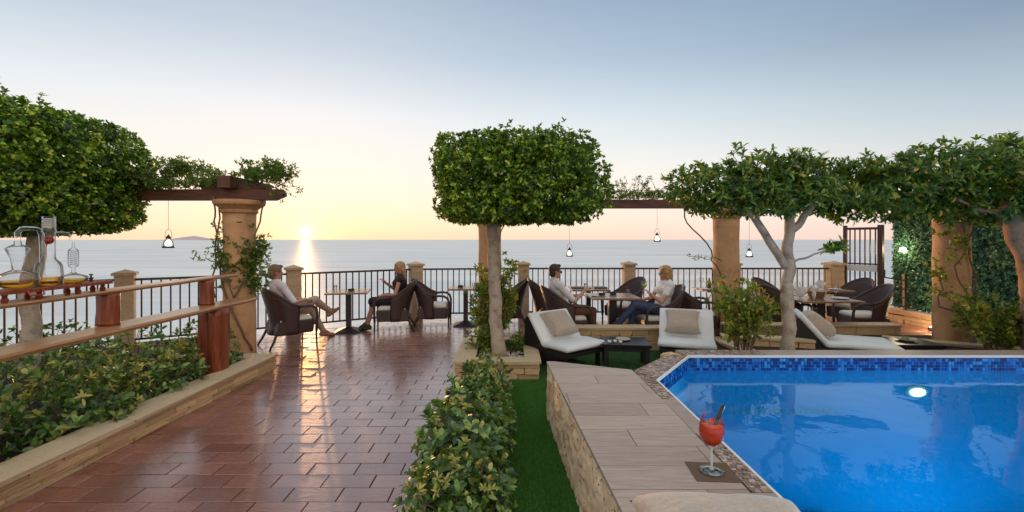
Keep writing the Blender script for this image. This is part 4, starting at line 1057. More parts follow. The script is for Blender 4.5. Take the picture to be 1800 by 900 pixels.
post(upc, (-3.53, 3.98), .17, .13, .952, 1.229, 2); post(upc, (-3.50, 5.22), .15, .12, .952, 1.229, 7)

# distillation set
tray = thing('serving_tray', 'long dark purple-brown footed tray on the upper wooden counter', 'tray')
MB().cbox((-3.53, 3.50, 1.335), (.17, .86, .028), .006).obj('tray_top', 'redwood', tray)
for y in (3.13, 3.36, 3.66, 3.88):
    for x in (-3.49, -3.575): MB().lathe([(.016, 1.262), (.022, 1.285), (.014, 1.30), (.018, 1.322)], 12, c=(x, y, 0), cap=True).obj('foot', 'redwood', tray)
MB().tube([(-3.445, 3.24, 1.338), (-3.43, 3.24, 1.30), (-3.43, 3.34, 1.30), (-3.445, 3.34, 1.338)], .006, 6).obj('handle', 'copper', tray)
def flask(label, c, prof, liq, extra=None, neck=None):
    t = thing('glass_flask', label, 'glass flask', c)
    MB().lathe(prof, 24).obj('glass_body', 'glass', t, smooth=True)
    if liq: MB().lathe(liq, 24, cap=True).obj('amber_liquid', 'amber', t, smooth=True)
    for nm, pts, r, m in (extra or []): MB().tube(pts, r, 10, cap=False).obj(nm, m, t, smooth=True)
    return t
zt = 1.350
y1, y2, y3 = 3.24, 3.55, 3.74
xc = -3.53
dY = lambda px: -xc*800/(900-px)           # counter position seen under a photo column
f1 = flask('round glass retort with amber liquid and an hourglass top, left on the tray', (xc, dY(31), zt),
     [(.02, 0), (.08, .008), (.115, .045), (.118, .065), (.10, .10), (.05, .125), (.030, .135), (.032, .17), (.040, .22), (.062, .275), (.066, .285), (.05, .30), (.022, .315), (.018, .34)],
     [(.06, .006), (.10, .03), (.109, .058)], [('bent_tube', [(0, 0, .33), (0, 0, .40), (0, .02, .425), (0, .05, .43), (0, .125, .43), (0, .15, .42), (0, .165, .39), (0, .17, .30), (0, .172, .08)], .017, 'glass')])
f2 = flask('tall glass distillation column with a red ball inside, centre of the tray', (xc, dY(86), zt),
     [(.07, 0), (.085, .01), (.085, .04), (.080, .14), (.07, .17), (.042, .20), (.038, .23), (.038, .40), (.045, .41), (.040, .43), (.040, .52), (.044, .525)],
     [(.075, .006), (.078, .06)], [('side_tube', [(0, 0.04, .40), (0, .10, .405), (0, .15, .40), (0, .165, .385), (0, .168, .34)], .008, 'glass')])
MB().sphere((0, 0, .345), .030, 14, 10).obj('red_ball', 'copper', f2, smooth=True)
b = MB()
for i in range(5): b.lathe([(.03, .44+.015*i), (.034, .445+.015*i), (.03, .45+.015*i)], 16)
b.obj('packing', 'ceramic', f2, smooth=True)
f3 = flask('flat glass flask of amber liquid below a coiled condenser, right on the tray', (xc, dY(129), zt),
     [(.05, 0), (.085, .012), (.095, .03), (.085, .055), (.03, .075), (.012, .09), (.012, .12), (.030, .135), (.034, .15), (.034, .25), (.028, .27), (.009, .285), (.009, .33)],
     [(.06, .004), (.088, .022), (.088, .034)], None)
b = MB(); b.tube([(.02*math.cos(a), .02*math.sin(a), .14+.125*i/80) for i, a in enumerate(np.linspace(0, 50, 81))], .0035, 5); b.obj('coil', 'glass', f3, smooth=True)
sb = thing('valve', 'small dark valve at the right end of the purple-brown tray', 'valve', (xc, dY(160), zt))
MB().lathe([(.012, 0), (.012, .02), (.018, .022), (.018, .03), (.006, .034), (.006, .05), (.014, .052), (.012, .062)], 12, cap=True).obj('valve_body', 'iron', sb)

# ================================================================== LANTERNS
def lantern(label, x, y, zb, s=1.0):
    t = thing('hanging_lantern', label, 'lantern', (x, y, zb), 0, 'lanterns hanging from the pergola')
    MB().lathe([(.062*s, 0), (.066*s, .008*s), (.066*s, .020*s), (.055*s, .024*s)], 20, cap=True).obj('base', 'iron', t)
    MB().lathe([(.060*s, .024*s), (.055*s, .06*s), (.040*s, .095*s), (.022*s, .115*s)], 20).obj('glass_shade', 'glass', t, smooth=True)
    MB().lathe([(.026*s, .112*s), (.030*s, .118*s), (.022*s, .14*s), (.008*s, .155*s), (.004*s, .17*s)], 16, cap=True).obj('cap', 'iron', t)
    MB().lathe([(.001, .026*s), (.030*s, .03*s), (.036*s, .06*s), (.022*s, .09*s), (.001, .10*s)], 14).obj('flame', 'lamp', t, smooth=True)
    MB().tube([(.042*s*math.cos(a), 0, .155*s + .075*s*math.sin(a)) for a in np.linspace(-.4, PI+.4, 12)], .0025*s, 5).obj('handle', 'iron', t)
    MB().tube([(0, 0, .228*s), (0, 0, 2.26-zb)], .0022, 5).obj('cord', 'iron', t)
    return t
for lb, px, pb, y, s in (('lit hanging lantern left of the vine-wrapped column', 296, 436, 6.40, 1.15), ('lit hanging lantern above the man in sunglasses', 1001, 451, 8.0, 1.0),
                     ('lit hanging lantern above the woman in the white tee, highest of the row', 1155, 425, 8.0, 1.0), ('lit hanging lantern between the round column and the forked tree', 1317, 452, 8.0, 1.0)):
    lantern(lb, (px-900)*y/800, y, H-(pb-421)*y/800, s)
wl = thing('wall_lamp', 'bright lit lamp fixed to the dark green hedge wall', 'lamp', (8.06, 9.35, 1.50))
MB().box((.03, 0, .0), (.10, .06, .05)).obj('bracket', 'iron', wl)
MB().lathe([(.001, -.055), (.045, -.05), (.06, -.005), (.05, .03), (.001, .045)], 16, c=(-.03, 0, 0)).obj('lamp_glass', 'wall_lamp', wl, smooth=True)
def glow(x, y, z_, e, r=.05, col=(1, .72, .42)):
    l = bpy.data.lights.new('lamp_glow', 'POINT'); l.energy = e; l.shadow_soft_size = r; l.color = col; o = bpy.data.objects.new('lamp_glow', l); COL.objects.link(o); o.location = (x, y, z_)
glow(7.93, 9.33, 1.50, 14); glow(7.72, 8.35, .20, 16)
gs = thing('ground_spotlight', 'small lit ground spotlight on the red tiles beside the thick right column', 'spotlight', (7.80, 8.45, .0))
MB().lathe([(.05, 0), (.06, .03), (.055, .07)], 16, cap=True).obj('housing', 'iron', gs)
MB().lathe([(.045, .071), (.03, .085), (.001, .09)], 16).obj('lens', 'lamp', gs)

# ================================================================== FURNITURE
def chair_parts(t):
    """wicker tub chair, faces +X"""
    n, m = 22, 7; vs_ = []
    top = lambda a: .62 + .32*max(0, math.cos(a*.86))**1.5
    def pt(a, v, o=0):
        zt_ = top(a); zz = .19 + (zt_-.19)*v; back = max(0, math.cos(a))
        lean = .13*((zz-.3)/.6)*back*abs((zz-.3)/.6)**.3 if zz > .3 else .05*back*(.3-zz)/.1
        flare = .05*((zz-.2)/.5)
        return (-(.22+o*.5+flare*.3)*math.cos(a)*1.0 - lean - .03 + (.04 if abs(a) > 1.5 else 0), (.27+o+flare)*math.sin(a), zz)
    amax = 1.75
    for i in range(n+1):
        a = -amax + 2*amax*i/n
        for j in range(m+1): vs_.append(pt(a, j/m))
    fs = [(i*(m+1)+j, (i+1)*(m+1)+j, (i+1)*(m+1)+j+1, i*(m+1)+j+1) for i in range(n) for j in range(m)]
    o = MB().add(vs_, fs).obj('backrest', 'wicker', t, smooth=True); solid(o, .03)
    MB().tube([pt(-amax + 2*amax*i/n, 1.0) for i in range(n+1)], .021, 7).obj('top_rim', 'wicker', t, smooth=True)
    b = MB(); b.add([(-.28, -.27, .19), (.30, -.26, .19), (.30, .26, .19), (-.28, .27, .19), (-.24, -.26, .40), (.31, -.27, .40), (.31, .27, .40), (-.24, .26, .40)],
                    [(0, 3, 2, 1), (4, 5, 6, 7), (0, 1, 5, 4), (1, 2, 6, 5), (2, 3, 7, 6), (3, 0, 4, 7)])
    b.obj('seat_box', 'wicker', t, bevel=.02)
    c = MB().cbox((.035, 0, .43), (.50, .47, .075), .03).obj('seat_cushion', 'cushion', t, bevel=.02); 
    for s in (-1, 1):
        e = pt(s*amax, 1.0)
        MB().tube([e, (.16, s*.315, .635), (.25, s*.315, .625), (.315, s*.31, .58), (.335, s*.30, .50), (.335, s*.29, .36), (.33, s*.28, .20)], [.022]*7, 8).obj('armrest', 'wicker', t, smooth=True)
        MB().tube([(.33, s*.275, .21), (.335, s*.28, .0)], [.018, .014], 8).obj('leg', 'leg', t, smooth=True)
        MB().tube([(-.26, s*.22, .24), (-.31, s*.245, .12), (-.38, s*.26, 0)], [.022, .019, .014], 8).obj('leg', 'leg', t, smooth=True)
    return t
GC = 'brown wicker tub chairs on the terrace'
chair_spots = [(-3.64, 7.42, 47, 'brown wicker chair holding the man with crossed legs left of the sunset table'),
 (-2.22, 8.60, 190, 'brown wicker chair holding the woman in the black dress'),
 (-1.55, 8.88, 4, 'empty brown wicker chair back to back with the woman in the black dress'),
 (-.08, 8.95, 182, 'empty wicker chair half hidden right of the bushy planter'),
 (.88, 7.50, 14, 'brown wicker chair holding the man in sunglasses'),
 (2.42, 7.50, 187, 'brown wicker chair holding the woman in the white tee'),
 (.72, 8.75, 10, 'empty wicker chair whose back shows just behind the man in sunglasses'),
 (2.22, 8.95, 205, 'empty wicker chair in front of the stone post, across from the drinking couple'),
 (3.22, 8.05, -8, 'empty wicker chair back to back with the woman in the white tee'),
 (5.00, 8.65, 300, 'wicker chair with a rounded back seen behind the bush left of the forked tree'),
 (6.00, 7.75, 172, 'large empty wicker chair facing left in front of the metal gate'),
 (6.55, 8.80, 195, 'wicker chair further back beside the metal gate, behind the large one'),
 (4.55, 7.70, 20, 'wicker chair with white cloths on it, hidden behind the forked tree trunk')]
ch0 = None
for x, y, a, lb in chair_spots:
    if ch0 is None: ch0 = chair_parts(thing('wicker_chair', lb, 'chair', (x, y, 0), math.radians(a), GC))
    else: copy_thing(ch0, (x, y, 0), math.radians(a), lb, GC)

def ptable(label, x, y, a, w=.72, d=.72, legw=.045, sq=False):
    t = thing('pedestal_table', label, 'table', (x, y, 0), math.radians(a), 'pedestal tables on the terrace')
    MB().cbox((0, 0, .735), (w, d, .03), .006).obj('tabletop', 'tabletop', t)
    MB().box((0, 0, .39), (.09 if not sq else .13, .09 if not sq else .13, .66)).obj('pedestal', 'iron', t)
    b = MB(); b.add([(-.23, -.23, 0), (.23, -.23, 0), (.23, .23, 0), (-.23, .23, 0), (-.23, -.23, .012), (.23, -.23, .012), (.23, .23, .012), (-.23, .23, .012), (-.05, -.05, .085), (.05, -.05, .085), (.05, .05, .085), (-.05, .05, .085)],
      [(0, 3, 2, 1), (8, 9, 10, 11)] + [(i, (i+1) % 4, (i+1) % 4+4, i+4) for i in range(4)] + [(i+4, (i+1) % 4+4, (i+1) % 4+8, i+8) for i in range(4)])
    b.obj('foot_plate', 'iron', t)
    return t
ptable('small square table between the crossed-leg man and the woman in black', -3.02, 8.42, 12)
ptable('small square table left of the bushy stone planter', -.92, 9.05, 3, .66, .66)
ptable('square table between the man in sunglasses and the woman in the white tee', 1.70, 7.72, 0, .80, .74, sq=True)
ptable('square table behind the drinking couple, close to the railing', 1.50, 8.95, 0)
ptable('laid table with bottle and glasses left of the round column', 4.0, 8.75, 0, .8, .7)
ptable('dark dining table with a bread basket in front of the metal gate', 4.95, 7.35, 0, .95, .75, sq=True)
ptable('laid table behind the forked tree trunk, near the railing', 5.9, 8.75, 0, .9, .7)

def ashtray(x, y, z_, lb):
    t = thing('ashtray', lb, 'ashtray', (x, y, z_)); MB().lathe([(.001, 0), (.045, 0), (.06, .025), (.055, .045), (.05, .044), (.045, .015), (.001, .012)], 16).obj('bowl', 'iron', t)
    MB().lathe([(.07, .001), (.075, .006), (.02, .004)], 16).obj('saucer', 'ceramic', t)
M['stem_glass'] = liquid('stem_glass', (.80, .84, .86, 1), (.95, .97, .98, 1), .45)
def wine_glass(x, y, z_, lb, s=1.0, liquid_=None, kind='wine glass'):
    t = thing('wine_glass', lb, kind, (x, y, z_))
    MB().lathe([(.001, .001), (.033*s, .003), (.006*s, .012), (.0035*s, .03), (.0035*s, .085*s), (.012*s, .10*s), (.034*s, .125*s), (.038*s, .155*s), (.030*s, .20*s)], 18).obj('glass_body', 'glass', t, smooth=True)
    if liquid_: MB().lathe([(.002, .100*s), (.030*s, .122*s), (.0355*s, .150*s), (.002, .150*s)], 18).obj('drink', liquid_, t, smooth=True)
    return t
def tumbler(x, y, z_, lb, drink=None):
    t = thing('tumbler', lb, 'glass', (x, y, z_)); MB().lathe([(.001, .001), (.028, .001), (.034, .10), (.032, .10), (.026, .006)], 16).obj('glass_body', 'glass', t, smooth=True)
    if drink: MB().lathe([(.001, .008), (.0255, .008), (.030, .075), (.001, .075)], 16).obj('drink', drink, t, smooth=True)
    return t
def plate(x, y, z_, lb, r=.11):
    t = thing('plate', lb, 'plate', (x, y, z_)); MB().lathe([(.001, .004), (r*.6, .004), (r, .018), (r, .022), (r*.6, .009), (.001, .009)], 22).obj('plate_body', 'ceramic', t, smooth=True); return t
def bottle(x, y, z_, lb, m='bottle', h=.26):
    t = thing('bottle', lb, 'bottle', (x, y, z_)); MB().lathe([(.034, 0), (.036, .01), (.036, h*.58), (.028, h*.68), (.014, h*.78), (.013, h*.97)], 16, cap=True).obj('bottle_body', m, t, smooth=True)
    MB().lathe([(.015, h*.965), (.015, h)], 12, cap=True).obj('bottle_cap', 'trim', t)
def napkin_fan(x, y, z_, lb, s=1.0, rz=0):
    t = thing('folded_napkin', lb, 'napkin', (x, y, z_), rz); b = MB(); n = 9; vs_ = []
    for i in range(n+1):
        a = -1.1 + 2.2*i/n; vs_ += [(.01*math.sin(a), .015*(i % 2), .005), (.11*s*math.sin(a), .03*(i % 2) - .01, .14*s*math.cos(a)+.01)]
    b.add(vs_, [(2*i, 2*i+2, 2*i+3, 2*i+1) for i in range(n)]); o = b.obj('cloth', 'ceramic', t); solid(o, .004)
ashtray(-2.95, 8.35, .75, 'dark ashtray on the sunset table beside the woman in black')
tumbler(-3.28, 8.45, .75, 'short glass with pale drink near the crossed-leg man'); ashtray(-1.02, 9.0, .75, 'dark ashtray on the table left of the planter')
tumbler(-.72, 8.95, .75, 'glass on the right side of the table left of the planter')
ashtray(1.52, 7.70, .75, 'dark candle dish, left one on the drinking couple\'s table'); ashtray(1.72, 7.74, .75, 'dark candle dish, right one on the drinking couple\'s table')
plate(1.38, 7.60, .75, 'small snack plate beside the hand of the man in sunglasses', .07); tumbler(1.98, 7.78, .75, 'low glass on the right end of the couple\'s table')
for x, lb in ((1.28, 'dark folder lying left on the table by the railing'), (1.72, 'dark folder lying right on the table by the railing')):
    t = thing('menu_folder', lb, 'menu', (x, 8.9, .751)); MB().cbox((0, 0, .012), (.26, .18, .024), .004).obj('cover', 'leg', t)
bottle(3.78, 8.72, .75, 'dark oil bottle on the laid table left of the round column', 'bottle', .22); bottle(3.92, 8.70, .75, 'pale orange bottle on the laid table left of the round column', 'copper', .26)
plate(3.68, 8.60, .75, 'white plate at the left end of the laid table', .12); wine_glass(3.66, 8.8, .75, 'clear wine glass at the left end of the laid table', 1.1); plate(4.12, 8.6, .75, 'white plate next to the bottles on the laid table', .11)
plate(5.25, 7.28, .75, 'white plate on the right side of the dark dining table', .12)
t = thing('bread_basket', 'brown basket on the dark dining table in front of the gate', 'basket', (4.95, 7.40, .75)); MB().lathe([(.001, .004), (.10, .004), (.15, .11), (.14, .11), (.09, .012)], 18).obj('bowl', 'tabletop', t)
b = MB(); [b.sphere((random.uniform(-.07, .07), random.uniform(-.06, .06), .10+random.uniform(0, .03)), (.05, .04, .035), 9, 6) for _ in range(6)]; b.obj('bread', 'linen', t, smooth=True, kind='stuff')
napkin_fan(4.66, 7.35, .75, 'white fanned napkin left of the bread basket', 1.3); napkin_fan(5.02, 7.60, .75, 'white fanned napkin behind the bread basket', 1.3, .4)
napkin_fan(4.75, 7.15, .75, 'white folded napkin on the near edge of the dark dining table', 1.0, .8)
bottle(4.62, 7.62, .75, 'amber bottle behind the white napkins', 'copper', .24); wine_glass(4.78, 7.62, .75, 'clear wine glass behind the white napkins', 1.2); wine_glass(5.12, 7.2, .75, 'clear wine glass right of the bread basket', 1.2)
plate(5.75, 8.6, .75, 'white plate at the left of the table near the railing'); plate(6.1, 8.6, .75, 'white plate at the right of the table near the railing'); napkin_fan(5.9, 8.7, .75, 'white napkin standing between two plates near the railing', 1.2)
t = thing('white_cloth', 'folded white cloths on the chair behind the forked tree trunk', 'cloth', (4.55, 7.68, .47)); 
for i in range(3): MB().cbox((0.01*i, .01*i, .02+.042*i), (.34-.03*i, .30, .038), .012, rz=.2*i).obj('folded_cloth', 'ceramic', t, bevel=.01)

# ---- loungers
def pillow_mesh(w, h, t, seed=0, n=18):
    vs_ = []
    for s in (1, -1):
        for i in range(n+1):
            for j in range(n+1):
                u, v = -1+2*i/n, -1+2*j/n
                pin = 1 - .07*(1-abs(u*v))*((abs(u)**6) + (abs(v)**6))
                th = (max(0, 1-u**4)*max(0, 1-v**4))**.42
                wr = noise.noise(Vector((u*2.2+seed, v*2.2, s)))*.12 + noise.noise(Vector((u*5+seed, v*5, s)))*.05
                edge = 1-.13*max(0, 1-v*v)*(abs(u)**5); edge2 = 1-.13*max(0, 1-u*u)*(abs(v)**5)
                vs_.append((u*w/2*edge, v*h/2*edge2, s*t/2*th*(1+wr)))
    k = (n+1)**2; idx = lambda i, j: i*(n+1)+j; fs = []
    for i in range(n):
        for j in range(n):
            fs.append((idx(i, j), idx(i+1, j), idx(i+1, j+1), idx(i, j+1))); fs.append((k+idx(i, j), k+idx(i, j+1), k+idx(i+1, j+1), k+idx(i+1, j)))
    b = MB(); b.add(vs_, fs); me = b.mesh('pillow', M['linen'], True); bm = bmesh.new(); bm.from_mesh(me); bmesh.ops.remove_doubles(bm, verts=bm.verts, dist=.0008); bm.to_mesh(me); bm.free()
    me.polygons.foreach_set('use_smooth', [True]*len(me.polygons)); return me
def slab_path(pts, w, th, r=.02):
    """cushion following a side profile in XZ, width along Y, rounded edges"""
    b = MB(); m = len(pts); vs_ = []
    P = [Vector((x, 0, z_)) for x, z_ in pts]
    for i in range(m):
        t_ = (P[min(i+1, m-1)]-P[max(i-1, 0)]).normalized(); nn = Vector((-t_.z, 0, t_.x))
        e = .55 if i in (0, m-1) else 1
        for yy, hh in ((-w/2+r, 0), (-w/2, th*.3), (-w/2, th*.7), (-w/2+r, th), (-w/6, th*1.06), (w/6, th*1.06), (w/2-r, th), (w/2, th*.7), (w/2, th*.3), (w/2-r, 0)):
            h2 = th/2 + (hh-th/2)*e; q = P[i] + nn*h2; vs_.append((q.x, yy, q.z))
    k = 10; fs = [(i*k+j, (i+1)*k+j, (i+1)*k+(j+1) % k, i*k+(j+1) % k) for i in range(m-1) for j in range(k)] + [tuple(range(k)), tuple((m-1)*k+j for j in range(k-1, -1, -1))]
    return b.add(vs_, fs)
def lounger(label, cx, cy, a, seat=.48, backr=.50, tilt=50, w=.70, zs=.27):
    """origin under the crease; faces +X"""
    t = thing('pool_lounger', label, 'lounger', (cx, cy, 0), math.radians(a), 'low white loungers on the lawn')
    ct, st_ = math.cos(math.radians(tilt)), math.sin(math.radians(tilt))
    prof = [(-backr*ct, zs+backr*st_), (-backr*ct*.97, zs+backr*st_*.97)] + [(-backr*ct*s, zs+backr*st_*s) for s in (.7, .4, .15)] + [(-.02, zs+.015), (.04, zs)] + [(seat*s, zs+.01) for s in (.3, .6, .95)] + [(seat, zs+.005)]
    o = slab_path(prof, w, .075).obj('mattress', 'white_fab', t, smooth=True)
    base = [(-backr*ct*1.02, zs+backr*st_-.01), (-backr*ct*.5, zs+backr*st_*.5-.012), (-.02, zs-.005), (seat*.98, zs-.008), (seat*.98, zs-.06), (.02, .10), (-.22, .0), (-.40, .0), (-backr*ct*1.02-.05, zs+backr*st_-.06)]
    b = MB(); n = len(base); b.add([(x, -w/2+.02, z_) for x, z_ in base] + [(x, w/2-.02, z_) for x, z_ in base], [tuple(range(n)), tuple(range(2*n-1, n-1, -1))] + [(i, i+n, (i+1) % n+n, (i+1) % n) for i in range(n)])
    b.obj('wicker_base', 'wicker_dark', t)
    for y in (-w/2+.06, w/2-.06): MB().box((seat*.8, y, .10), (.05, .04, .20)).obj('leg', 'wicker_dark', t)
    return t
def pillow(label, loc, a, tilt, w=.45, h=.41, roll=0, seed=0, t_=.19):
    o = link('scatter_pillow', pillow_mesh(w, h, t_, seed)); tag(o, label, 'pillow')
    R = Matrix.Rotation(math.radians(a), 4, 'Z') @ Matrix.Rotation(math.radians(90-tilt), 4, 'Y') @ Matrix.Rotation(math.radians(90+roll), 4, 'Z')
    o.matrix_world = Matrix.Translation(loc) @ R; return o
def on_back(cx, cy, a, s, up, side=0, tilt=50, zs=.27):
    """a point on a lounger's back cushion"""
    ct, st_ = math.cos(math.radians(tilt)), math.sin(math.radians(tilt)); x = -s*ct + up*st_; z_ = zs + s*st_ + up*ct
    r = math.radians(a); return Vector((cx + x*math.cos(r) - side*math.sin(r), cy + x*math.sin(r) + side*math.cos(r), z_))
L1 = (.68, 6.245, -53); L2 = (2.43, 6.35, -110); L3 = (4.27, 6.27, -24)
lounger('white lounger turned to the right, beside the stone planter', *L1, w=.72)
lounger('white lounger facing the pool, between the black table and the round column', *L2, w=.72)
lounger('white lounger turned to the right, behind the pool right of the forked tree', *L3, seat=.80, w=.66)
pillow('square beige linen pillow leaning on the lounger beside the planter', on_back(*L1, .24, .145), L1[2], 52, seed=1)
pillow('square beige linen pillow on the lounger facing the pool', on_back(*L2, .24, .145, -.05), L2[2], 52, seed=2, w=.47)
pillow('square beige linen pillow on the lounger right of the forked tree', on_back(*L3, .24, .145), L3[2], 52, seed=3)
def low_table(label, x, y, a, w, d, h=.34):
    t = thing('low_table', label, 'table', (x, y, 0), math.radians(a), 'low black side tables')
    MB().cbox((0, 0, h-.02), (w, d, .04), .006).obj('tabletop', 'black', t); MB().box((0, 0, h-.07), (w-.08, d-.08, .06)).obj('apron', 'wicker_dark', t)
    for sx_ in (-1, 1):
        for sy_ in (-1, 1): MB().box((sx_*(w/2-.05), sy_*(d/2-.05), (h-.04)/2), (.06, .06, h-.04)).obj('leg', 'wicker_dark', t)
low_table('black low table between the two left loungers', 1.52, 6.12, -8, .62, .50)
low_table('black low table at the right end of the right lounger', 5.28, 6.10, -5, .62, .50)
t = thing('snack_dish', 'round pale dish on the black low table between the loungers', 'dish', (1.50, 6.15, .34)); MB().lathe([(.001, .004), (.07, .004), (.10, .022), (.095, .025), (.06, .010), (.001, .010)], 18).obj('dish_body', 'linen', t, smooth=True)
for i, (x, y) in enumerate(((1.28, 5.98), (1.36, 6.0), (1.33, 6.08), (1.42, 5.96))):
    lb = ('leftmost small white cup on the black low table', 'second small white cup from the left on the black low table', 'glass votive behind the white cups on the black low table', 'rightmost small white cup on the black low table')[i]
    t = thing('small_cup', lb, 'cup', (x, y, .34)); MB().lathe([(.001, .002), (.018, .002), (.026, .035 + .02*(i == 2)), (.024, .035+.02*(i == 2)), (.015, .006)], 12).obj('cup_body', 'ceramic' if i != 2 else 'glass', t, smooth=True)
t = thing('snack_dish', 'pale bowl of flowers on the right black low table', 'dish', (5.30, 6.12, .34)); MB().lathe([(.001, .004), (.07, .004), (.12, .03), (.115, .033), (.06, .012), (.001, .012)], 18).obj('dish_body', 'linen', t, smooth=True)
b = MB(); [b.sphere((random.uniform(-.06, .06), random.uniform(-.05, .05), .035), .016, 7, 5) for _ in range(9)]; b.obj('petals', 'shrub_tip', t, kind='stuff')

# ---- foreground: cocktail, napkin, pillow
t = thing('paper_napkin', 'square brown napkin under the cocktail glass on the pool platform', 'napkin', (1.0, 2.262, ZT+.001), math.radians(-4)); 
b = MB(); b.add([(-.11, -.095, 0), (.10, -.095, 0), (.10, .095, 0), (-.11, .095, 0)], [(0, 1, 2, 3)]); o = b.obj('sheet', 'napkin', t); solid(o, .003, 1)
t = thing('cocktail_glass', 'balloon glass of orange-red spritz with a black straw on the pool edge', 'cocktail', (.992, 2.262, ZT+.0045))
MB().lathe([(.0075, .1225), (.022, .132), (.045, .152), (.058, .180), (.0605, .205), (.056, .240), (.047, .275)], 36).obj('glass_body', 'glass', t, smooth=True)
MB().lathe([(.012, .012), (.0065, .022), (.0058, .03), (.0050, .11), (.0075, .1222)], 20).obj('stem', 'stem_glass', t, smooth=True)
MB().lathe([(.001, .002), (.040, .002), (.056, .004), (.058, .007), (.030, .010), (.012, .0135)], 36).obj('foot', 'glass', t, smooth=True)
MB().lathe([(.001, .128), (.020, .134), (.042, .153), (.055, .180), (.0575, .205), (.0560, .232), (.001, .232)], 36).obj('drink', 'spritz', t, smooth=True)
for sgn in (0, .008): MB().tube([(-.035+sgn, -.01, .150), (.018+sgn, .0, .240), (.060+sgn, .012, .325)], .0062, 8).obj('straw', 'black', t, smooth=True)
for q in ((.015, .01, .228), (-.022, -.012, .222), (.0, -.03, .215), (-.005, .03, .226)):
    MB().cbox(q, (.028, .028, .026), .004, rot=Matrix.Rotation(q[0]*40, 3, 'X') @ Matrix.Rotation(q[1]*60, 3, 'Z')).obj('ice_cube', 'glass', t)
MB().lathe([(.001, 0), (.028, 0), (.030, .003), (.028, .006), (.001, .006)], 20).obj('orange_slice', 'spritz', t).matrix_local = Matrix.Translation((.02, .02, .225)) @ Matrix.Rotation(1.1, 4, 'X')
o = link('scatter_pillow', pillow_mesh(.66, .46, .17, 9, 30)); tag(o, 'large beige linen pillow lying on the pool platform at the bottom edge', 'pillow')
o.matrix_world = Matrix.Translation((.80, 1.63, ZT+.082)) @ Matrix.Rotation(math.radians(-3), 4, 'Z')

# ================================================================== PEOPLE
def remesh_blob(name, fill, mat, parent, voxel=.010, smooth=4):
    b = MB(); fill(b); me = b.mesh(name, M[mat]); bm = bmesh.new(); bm.from_mesh(me); bmesh.ops.recalc_face_normals(bm, faces=bm.faces); bm.to_mesh(me); bm.free()
    o = link(name, me); r = o.modifiers.new('r', 'REMESH'); r.mode = 'VOXEL'; r.voxel_size = voxel
    s = o.modifiers.new('s', 'SMOOTH'); s.iterations = smooth; s.factor = .5
    dg = bpy.context.evaluated_depsgraph_get(); m2 = bpy.data.meshes.new_from_object(o.evaluated_get(dg)); m2.name = name
    m2.materials.clear(); m2.materials.append(M[mat]); m2.polygons.foreach_set('use_smooth', [True]*len(m2.polygons))
    bpy.data.objects.remove(o); return link(name, m2, parent)
def caps(b, p, q, r0, r1, n=10):
    p, q = Vector(p), Vector(q); d = (q-p); L = d.length; t = d/L if L else Vector((0, 0, 1))
    a = t.cross(Vector((0, 0, 1))); a = a if a.length > .05 else t.cross(Vector((1, 0, 0))); a.normalize(); c = t.cross(a)
    rings = [(-math.cos(x)*r0, math.sin(x)*r0) for x in (.35, .8, 1.25)] + [(L + math.cos(x)*r1, math.sin(x)*r1) for x in (1.25, .8, .35)]
    vs_ = [p + t*h + (a*math.cos(2*PI*j/n) + c*math.sin(2*PI*j/n))*r for h, r in rings for j in range(n)]; m = len(rings)
    b.add(vs_, [(i*n+j, i*n+(j+1) % n, (i+1)*n+(j+1) % n, (i+1)*n+j) for i in range(m-1) for j in range(n)] + [tuple(range(n-1, -1, -1)), tuple((m-1)*n+j for j in range(n))])
def ell(b, c, r, rot=None, n=16, m=12):
    k = len(b.v); b.sphere((0, 0, 0), r, n, m); R = rot or Matrix.Identity(3)
    for i in range(k, len(b.v)): b.v[i] = tuple(R @ Vector(b.v[i]) + Vector(c))
